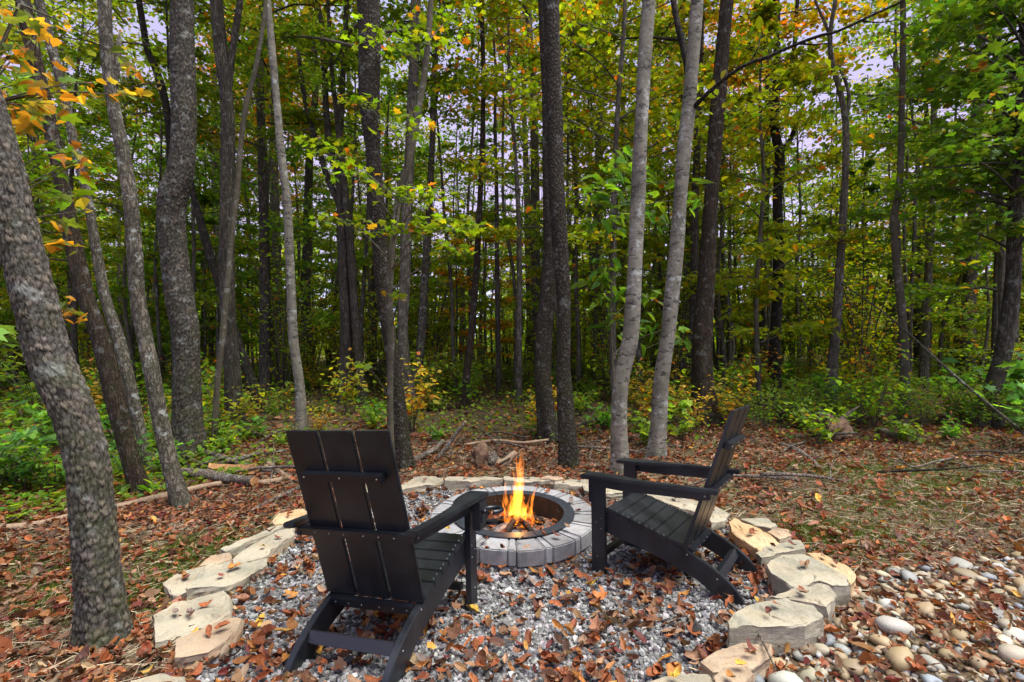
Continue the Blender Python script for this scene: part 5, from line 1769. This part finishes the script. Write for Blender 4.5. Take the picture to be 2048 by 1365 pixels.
# long dead branch hanging aslant at the right
a, b = at(1648, 545, 9.25), on_ground(2120, 925)
c = (a + b) / 2
V_, f_, c_ = tube(np.array([a, a * .6 + b * .4 + [0, 0, .12], a * .3 + b * .7 + [0, 0, .02], b]) - c, [.007, .014, .017, .019], 8, .1, .06, 3)
hang = empty('dead_branch', c, 'long bare dead branch slanting across the shady right side', 'branch')
obj('stem', mesh_np('dead_branch', V_, f_, B_LICHEN, c_, smooth=True), hang)
for k_ in range(7):
    f = .05 + k_ * .12
    q = (a * (1 - f) + b * f) - c + np.array([0, 0, .08])
    e2 = q + np.array([tw.uniform(-.35, .1), tw.uniform(-.1, .1), tw.uniform(-.05, .32)])
    V_, f_, c_ = tube(np.array([q, (q + e2) / 2 + tw.normal(0, .03, 3), e2]), [.006, .004, .0015], 5, .08, 0, k_)
    obj('twig', mesh_np('dead_twig', V_, f_, B_LICHEN, c_, smooth=True), hang)


# ---------------------------------------------------------------- chairs
def prism(profile, ax, a, b, bev=.003):
    """extrude a closed 2D profile (coords of the other two axes, in order) along axis ax from a to b"""
    bm_ = bmesh.new()
    def mk(q, t):
        v = [0, 0, 0]; o_ = [i for i in range(3) if i != ax]
        v[o_[0]], v[o_[1]], v[ax] = q[0], q[1], t
        return bm_.verts.new(v)
    A_ = [mk(q, a) for q in profile]; B_ = [mk(q, b) for q in profile]
    n_ = len(profile)
    bm_.faces.new(A_); bm_.faces.new(B_[::-1])
    for i in range(n_): bm_.faces.new((A_[i], B_[i], B_[(i + 1) % n_], A_[(i + 1) % n_]))
    bmesh.ops.recalc_face_normals(bm_, faces=bm_.faces)
    if bev:
        es = [e_ for e_ in bm_.edges if e_.calc_face_angle(0) > .6]
        bmesh.ops.bevel(bm_, geom=es, offset=bev, segments=2, affect='EDGES')
    return bm_


def boxbm(x0, x1, y0, y1, z0, z1, bev=.003):
    return prism([(y0, z0), (y1, z0), (y1, z1), (y0, z1)], 0, x0, x1, bev)


def smooth_curve(pts, n_=28):
    p, _, _ = resample(np.array([(0, *q) for q in pts]), np.ones(len(pts)), .02)
    return [(q[1], q[2]) for q in p]


RY, RZ = -.548, .2286                      # rear face of the backrest, at its foot
SL = .358                                  # how far it leans back per metre of height


def back_y(z): return RY - (z - RZ) * SL


def make_chair(label, holder):
    root = empty('adirondack_chair', (0, 0, 0), label, 'chair', 'black slatted chairs round the fire')
    un = np.array([0, -SL, 1]) / math.hypot(1, SL)
    # backrest boards
    w3 = (.508 - .028) / 3
    t_ = .017
    ztop, zbot = .9965, .228
    for i in range(3):
        x0 = -.254 + i * (w3 + .014)
        prof = [(back_y(zbot), zbot), (back_y(ztop), ztop), (back_y(ztop) + t_ * 1.06, ztop + .004), (back_y(zbot) + t_ * 1.06, zbot + .004)]
        bm_obj('back_slat', prism(prof, 0, x0, x0 + w3), M_BLACK, root)
    bm_obj('upper_back_rail', prism([(back_y(.79) - .001, .79), (back_y(.826) - .001, .826), (back_y(.826) - .036, .817), (back_y(.79) - .036, .781)], 0, -.205, .2), M_BLACK, root)
    bm_obj('middle_back_rail', prism([(back_y(.527) - .001, .527), (back_y(.565) - .001, .565), (back_y(.565) - .036, .562), (back_y(.527) - .036, .524)], 0, -.30, .30), M_BLACK, root)
    bm_obj('lower_back_rail', prism([(back_y(.185) - .001, .185), (back_y(.228) - .001, .228), (back_y(.228) - .036, .222), (back_y(.185) - .036, .18)], 0, -.209, .209), M_BLACK, root)
    # seat boards
    def top(y): return np.interp(-y, [.0, .1, .288, .48, .554], [.392, .372, .312, .252, .236])
    for a, b in ((-.166, -.093), (-.236, -.170), (-.304, -.240), (-.374, -.308), (-.450, -.378), (-.545, -.454)):
        prof = [(a, top(a) - .002), (a, top(a) + .021), (b, top(b) + .021), (b, top(b) - .002)]
        bm_obj('seat_slat', prism(prof, 0, -.258, .258), M_BLACK, root)
    rail = smooth_curve([(-.003, .388), (-.1, .368), (-.288, .309), (-.48, .249), (-.57, .214), (-.667, .168), (-.74, .122), (-.80, .068), (-.835, .015), (-.846, -.02)])
    rail += smooth_curve([(-.84, -.035), (-.775, -.032), (-.712, .005), (-.613, .074), (-.5, .121), (-.4, .156), (-.227, .206), (-.085, .239), (-.003, .256)])
    for sx in (-1, 1):
        x0, x1 = sorted((sx * .211, sx * .245))
        bm_obj('side_rail', prism(rail, 0, x0, x1, .003), M_BLACK, root)
        x0, x1 = sorted((sx * .2455, sx * .276))
        bm_obj('front_leg', boxbm(x0, x1, -.0876, 0, -.03, .5655), M_BLACK, root)
        # arm: straight outside, curved inside
        inner = [(.219, .04), (.2195, -.05), (.222, -.12), (.235, -.19), (.257, -.25), (.273, -.31), (.281, -.4), (.284, -.52), (.283, -.64), (.275, -.74)]
        outer = [(.336, -.745), (.338, -.6), (.341, -.3), (.343, .03), (.338, .042), (.224, .046)]
        pr_ = [(sx * x, y) for x, y in inner + outer]
        bm_obj('arm', prism(pr_, 2, .566, .5895, .005), M_BLACK, root)
        x0, x1 = sorted((sx * .2765, sx * .3005))
        ap = [(-.700, .5655), (-.700, .528), (-.66, .523), (-.2, .513), (-.06, .520), (-.004, .54), (-.004, .5655)]
        bm_obj('arm_brace', prism(ap, 0, x0, x1, .003), M_BLACK, root)
    bm_obj('front_stretcher', boxbm(-.2105, .2105, -.075, -.035, .095, .128), M_BLACK, root)
    bm_obj('rear_stretcher', prism([(-.735, .092), (-.70, .078), (-.682, .125), (-.717, .139)], 0, -.2105, .2105), M_BLACK, root)
    # screw heads, a few millimetres each
    bm_ = bmesh.new()
    def screw(p, d, rad=.0045):
        mtx = Matrix.Translation(Vector(p)) @ Vector(d).to_track_quat('Z', 'Y').to_matrix().to_4x4()
        bmesh.ops.create_cone(bm_, cap_ends=True, segments=10, radius1=rad, radius2=rad * .7, depth=.0035, matrix=mtx)
    rear = Vector((0, -1, -SL)).normalized()
    for x in (-.2, -.125, -.05, .05, .125, .2):
        screw((x, back_y(.545) - .0375, .543), rear, .0036)
        screw((x * .92, back_y(.206) - .0375, .202), rear, .0036)
    for x in (-.18, 0, .18): screw((x, back_y(.808) - .0375, .80), rear, .0042)
    for sx in (-1, 1):
        for y, z in ((-.067, .33), (-.03, .301), (-.063, .269), (-.037, .105)): screw((sx * .277, y, z), (sx, 0, 0))
        screw((sx * .3015, -.672, .546), (sx, 0, 0), .006)
        screw((sx * .246, -.556, .205), (sx, 0, 0), .005)
        screw((sx * .246, -.71, .108), (sx, 0, 0), .005)
        for a in (-.11, -.15, -.19, -.22, -.26, -.29, -.33, -.36, -.40, -.43): screw((sx * .24, a, top(a) + .0222), (0, 0, 1), .003)
    tag(bm_obj('screw_heads', bm_, M_BOLT, root), kind='stuff')
    if holder == 'cup':
        hd = Vector((.392, -.05, .515))
        # open ring that holds a glass
        prof_n, seg_n = 10, 40
        bm_ = bmesh.new(); rows = []
        for i in range(seg_n + 1):
            a = math.radians(-90 + 22 + (360 - 44) * i / seg_n)
            rows.append([bm_.verts.new((hd.x + (.05 + .012 * math.cos(b_)) * math.cos(a), hd.y + (.05 + .012 * math.cos(b_)) * math.sin(a), hd.z + .012 * math.sin(b_)))
                         for b_ in [2 * PI * j / prof_n for j in range(prof_n)]])
        for i in range(seg_n):
            for j in range(prof_n): bm_.faces.new((rows[i][j], rows[i + 1][j], rows[i + 1][(j + 1) % prof_n], rows[i][(j + 1) % prof_n]))
        bm_.faces.new(rows[0][::-1]); bm_.faces.new(rows[-1])
        ch_ = bm_obj('cup_holder', bm_, M_BLACK, root, True)
        bm_ = bmesh.new()
        bmesh.ops.create_cone(bm_, cap_ends=True, segments=28, radius1=.032, radius2=.033, depth=.016, matrix=Matrix.Translation((hd.x - .004, hd.y, hd.z - .062)))
        bm_obj('cup_base', bm_, M_BLACK, ch_)
        bm_obj('bracket', boxbm(.3015, .345, -.11, -.01, .42, .5615), M_BLACK, ch_)
        for y in (-.085, -.015):
            V_, f_, c_ = tube(np.array([[.350, y, .505], [.352, y, .45], [.366, y * .8 - .01, .446]]), [.0025] * 3, 6, .03, 0, 1)
            obj('wire', mesh_np('wire', V_, f_, M_STEEL, c_, smooth=True), ch_)
    else:
        bm_obj('bracket', boxbm(-.272, -.2, .0015, .018, .415, .5645), M_BLACK, root)
    return root


c1_ = make_chair('black slatted chair seen from behind, with cup holder under its right arm', 'cup')
c1_.matrix_world = CHAIR1
c2_ = make_chair('black slatted chair seen from the side, facing the flames across the gravel', 'plate')
c2_.matrix_world = CHAIR2

# ---------------------------------------------------------------- the fire
M_FLAME = bpy.data.materials.new('flame')
M_FLAME.use_nodes = True
fn, fl_ = M_FLAME.node_tree.nodes, M_FLAME.node_tree.links
fn.clear()
fo = fn.new('ShaderNodeOutputMaterial'); fe = fn.new('ShaderNodeEmission')
fe.inputs['Color'].default_value = (1.0, .25, .018, 1)
fe.inputs['Strength'].default_value = 9.5
fl_.new(fe.outputs[0], fo.inputs['Volume'])
fire = empty('campfire', (PIT[0] + .03, PIT[1], .06), 'bright yellow and orange campfire burning in the steel ring', 'fire')


def tongue(p, h, rad, sway, seed, belly=.22):
    r = np.random.default_rng(seed)
    n_, sg = 22, 9
    ph = r.uniform(0, 6.28, 4)
    V_ = []
    for i in range(n_ + 1):
        t = i / n_
        rr = rad * (min(1, (t + .04) / belly) ** .6) * max(0.0, 1 - ((t - belly) / (1 - belly) if t > belly else 0)) ** .85 + .0004
        rr *= 1 + .25 * math.sin(t * 11 + ph[2])
        cx = p[0] + sway[0] * t ** 1.4 + .16 * rad * math.sin(t * 7 + ph[0]) * 2.2 * t
        cy_ = p[1] + sway[1] * t ** 1.4 + .16 * rad * math.cos(t * 6 + ph[1]) * 2.0 * t
        for j in range(sg):
            a = 2 * PI * j / sg + t * 2.2
            e_ = 1 + .3 * math.sin(2 * a + ph[3])
            V_.append((cx + rr * e_ * math.cos(a), cy_ + rr * e_ * math.sin(a) * .8, p[2] + h * t))
    f = [(i * sg + j, i * sg + (j + 1) % sg, (i + 1) * sg + (j + 1) % sg, (i + 1) * sg + j) for i in range(n_) for j in range(sg)]
    me = mesh_np('flame', np.array(V_), [np.array(f), np.array([list(range(sg))[::-1]]), np.array([[n_ * sg + j for j in range(sg)]])], M_FLAME, smooth=True)
    return obj('flame', me, fire)


fr2 = random.Random(12)
for k_, (x, y, z, h, rad, sx_) in enumerate([
        (-.02, 0, .02, .42, .055, .03), (.015, .01, .02, .50, .045, .035), (-.05, .02, .02, .34, .05, .03), (.05, -.01, .02, .30, .045, -.01), (-.01, -.03, .02, .36, .05, .02),
        (.085, .0, .02, .24, .035, -.02), (-.10, .0, .02, .22, .035, .03), (.12, .01, .0, .16, .028, .01), (-.14, .03, .02, .13, .022, -.01), (.0, .03, .2, .36, .026, .03),
        (.03, 0, .3, .28, .018, .02), (.0, .0, .36, .22, .014, -.01), (.07, .02, .05, .20, .022, .06), (-.07, -.02, .1, .26, .026, .05), (.15, -.02, .0, .09, .018, .03), (-.03, -.05, .0, .14, .03, 0), (.045, -.05, .0, .12, .03, .02),
        (-.18, .06, .08, .17, .014, .02), (.02, .0, .42, .17, .010, .015), (-.03, .02, .30, .16, .012, -.02)]):
    tongue((x * .62, y, z), h * 1.03, rad * .62, (sx_, fr2.uniform(-.02, .02)), 300 + k_)
for k_ in range(26):
    a_, q_ = fr2.uniform(0, 6.28), fr2.uniform(.02, .13)
    tongue((math.cos(a_) * q_, math.sin(a_) * q_ * .6, fr2.uniform(0, .34) * (1 - q_ / .16) + .02), fr2.uniform(.07, .22), fr2.uniform(.006, .016), (fr2.uniform(-.05, .06), fr2.uniform(-.03, .03)), 500 + k_)
for k_, (a, tl, ln) in enumerate(((.4, .5, .2), (1.7, .6, .19), (2.9, .45, .21), (4.2, .55, .18), (5.3, .5, .2))):
    e0 = np.array([math.cos(a) * ln, math.sin(a) * ln, .02]); e1 = np.array([-math.cos(a) * .02, -math.sin(a) * .02, .075])
    V_, f_, c_ = tube(np.array([e0, (e0 + e1) / 2 + [0, 0, .01], e1]), [.022, .02, .016], 10, .03, .15, k_)
    obj('charred_stick', mesh_np('charred_stick', V_, f_, M_CHAR, c_, smooth=True), fire)
fl = bpy.data.lights.new('fire_glow', 'POINT')
fl.energy = 0.9
fl.color = (1, .45, .12)
fl.shadow_soft_size = 0.0
flo = bpy.data.objects.new('fire_glow', fl)
flo.location = (0, 0, .22)
link(flo, fire)
flo.visible_camera = True

# ---------------------------------------------------------------- single fallen leaves, those that show largest
LEAFM = [mesh_np('fallen_leaf', t_[0], t_[1], None, None, smooth=True) for t_ in T_DEADALL]
LK = [('rust-brown', (.24, .068, .018)), ('dark red-brown', (.13, .036, .02)), ('tan', (.27, .155, .085)), ('orange', (.36, .15, .03)), ('yellow', (.46, .28, .035)), ('grey-brown', (.17, .12, .095))]


def dead_mat(name, c):
    t = NT(name)
    oi = t.new('ShaderNodeObjectInfo')
    n_ = t.noise(t.coord(), 5, 4, .6)
    n2_ = t.noise(t.coord((1, 9, 1)), 6, 3, .6)
    k_ = t.mix(t.rng(n_, .35, .65), tuple(x * .65 for x in c), tuple(x * 1.25 for x in c))
    k_ = t.mix(t.rng(n2_, .55, .7, 0, .4), k_, tuple(x * .5 for x in c))
    k_ = t.mix(1.0, k_, oi.outputs['Color'], 'MULTIPLY')
    t.base(k_); t.bump(n2_, .3, .05)
    return t.set(.55, .3)


LMAT = [dead_mat(k_ + '_dead_leaf', c_) for k_, c_ in LK]
for me in LEAFM: me.materials.append(LMAT[0])
lr_ = np.random.default_rng(99)


def fallen_leaf(p, s, kd, label, group=None, tilt=.3):
    o = bpy.data.objects.new('fallen_leaf', LEAFM[lr_.integers(0, len(LEAFM))])
    o.location = p
    o.scale = (s, s, s)
    o.rotation_euler = (lr_.normal(0, tilt), lr_.normal(0, tilt), lr_.uniform(0, 6.28))
    q = lr_.lognormal(0, .15); o.color = (q, q, q, 1)
    link(o)
    o.material_slots[0].link = 'OBJECT'; o.material_slots[0].material = LMAT[kd]
    tag(o, label, 'leaf', group)


cnt_ = 0
while cnt_ < 210:
    y = 1.85 + 2.0 * lr_.random() ** 1.4; x = lr_.uniform(-1.75, 1.6)
    if not in_poly(np.array([x]), np.array([y]), EDGE)[0] or math.hypot(x - PIT[0], y - PIT[1]) < .62 or abs(x) > y * 1.05: continue
    kd = int(lr_.choice(6, p=[.36, .2, .14, .15, .07, .08]))
    fallen_leaf((x, y, float(ground(x, y)) + .03), lr_.uniform(.07, .105), kd, 'curled %s dead leaf lying loose on the grey gravel' % LK[kd][0], '%s leaves on the gravel' % LK[kd][0], .35)
    cnt_ += 1
for i_, (P_, zt_) in enumerate(STONES):
    if i_ in (0, 5, 7, 9, 13, 19, 20): continue
    for k_ in range(2 if i_ not in (2, 3, 4) else 4):
        w_ = lr_.dirichlet(np.ones(len(P_)) * .9)
        q = (w_[:, None] * P_).sum(0)
        q = q * .75 + P_.mean(0) * .25
        kd = int(lr_.choice(6, p=[.3, .22, .15, .13, .12, .08]))
        fallen_leaf((q[0], q[1], zt_ + .022), lr_.uniform(.045, .075), kd, '%s dead leaf resting on a stone of the edging' % LK[kd][0], '%s leaves on the edging stones' % LK[kd][0], .2)
for u, v, kd, lab in [(897, 1058, 4, 'yellow-orange leaf pile leaf on the pavers left of the front chair leg'), (1043, 1077, 5, 'broken brown leaf hanging over the near rim of the steel ring'),
                      (1052, 1095, 2, 'tan leaf on the near pavers below the broken brown leaf'), (975, 1098, 0, 'curled rust leaf on the near left pavers'), (1003, 1096, 1, 'red-brown leaf pair leaf on the near pavers'),
                      (972, 1079, 0, 'small rust leaf against the near outside of the steel ring'), (1085, 1068, 0, 'orange-brown leaf on the near pavers right of the broken leaf'),
                      (1115, 1068, 1, 'dark leaf on the pavers right of the orange-brown leaf'), (1135, 1055, 2, 'tan curled leaf on the right front pavers'),
                      (1155, 1022, 1, 'small dark leaf on the right side pavers'), (1145, 993, 2, 'tan leaf ball on the far right pavers'), (1094, 983, 0, 'rust leaf on the far pavers'),
                      (964, 976, 3, 'orange leaf on the far left pavers'), (1140, 1003, 5, 'grey-brown leaf beside the tan one on the far right pavers')]:
    q = ray(u, v); t_ = (Z_CAP + .022 - H) / q[2]
    fallen_leaf((q[0] * t_, q[1] * t_, Z_CAP + .022), lr_.uniform(.05, .075), kd, lab, None, .25)
fp = np.random.default_rng(5)
n = 150
a = fp.uniform(0, 6.28, n); rr = .33 * np.sqrt(fp.uniform(0, 1, n))
x, y = PIT[0] + rr * np.cos(a), PIT[1] + rr * np.sin(a)
z = .045 + .075 * np.exp(-(rr / .2) ** 2) + fp.uniform(0, .02, n)
N, T, B = rand_basis(n, .4, fp)
V_, f_, c_ = scatter(T_DEADALL, np.stack([x, y, z], -1), fp.uniform(.05, .085, n), N, T, B, dead_colors(n, fp), fp)
tag(obj('pit_litter', mesh_np('pit_litter', V_, f_, M_DRY, c_)), 'dead leaves lying on the ash inside the steel ring', None, None, 'stuff')
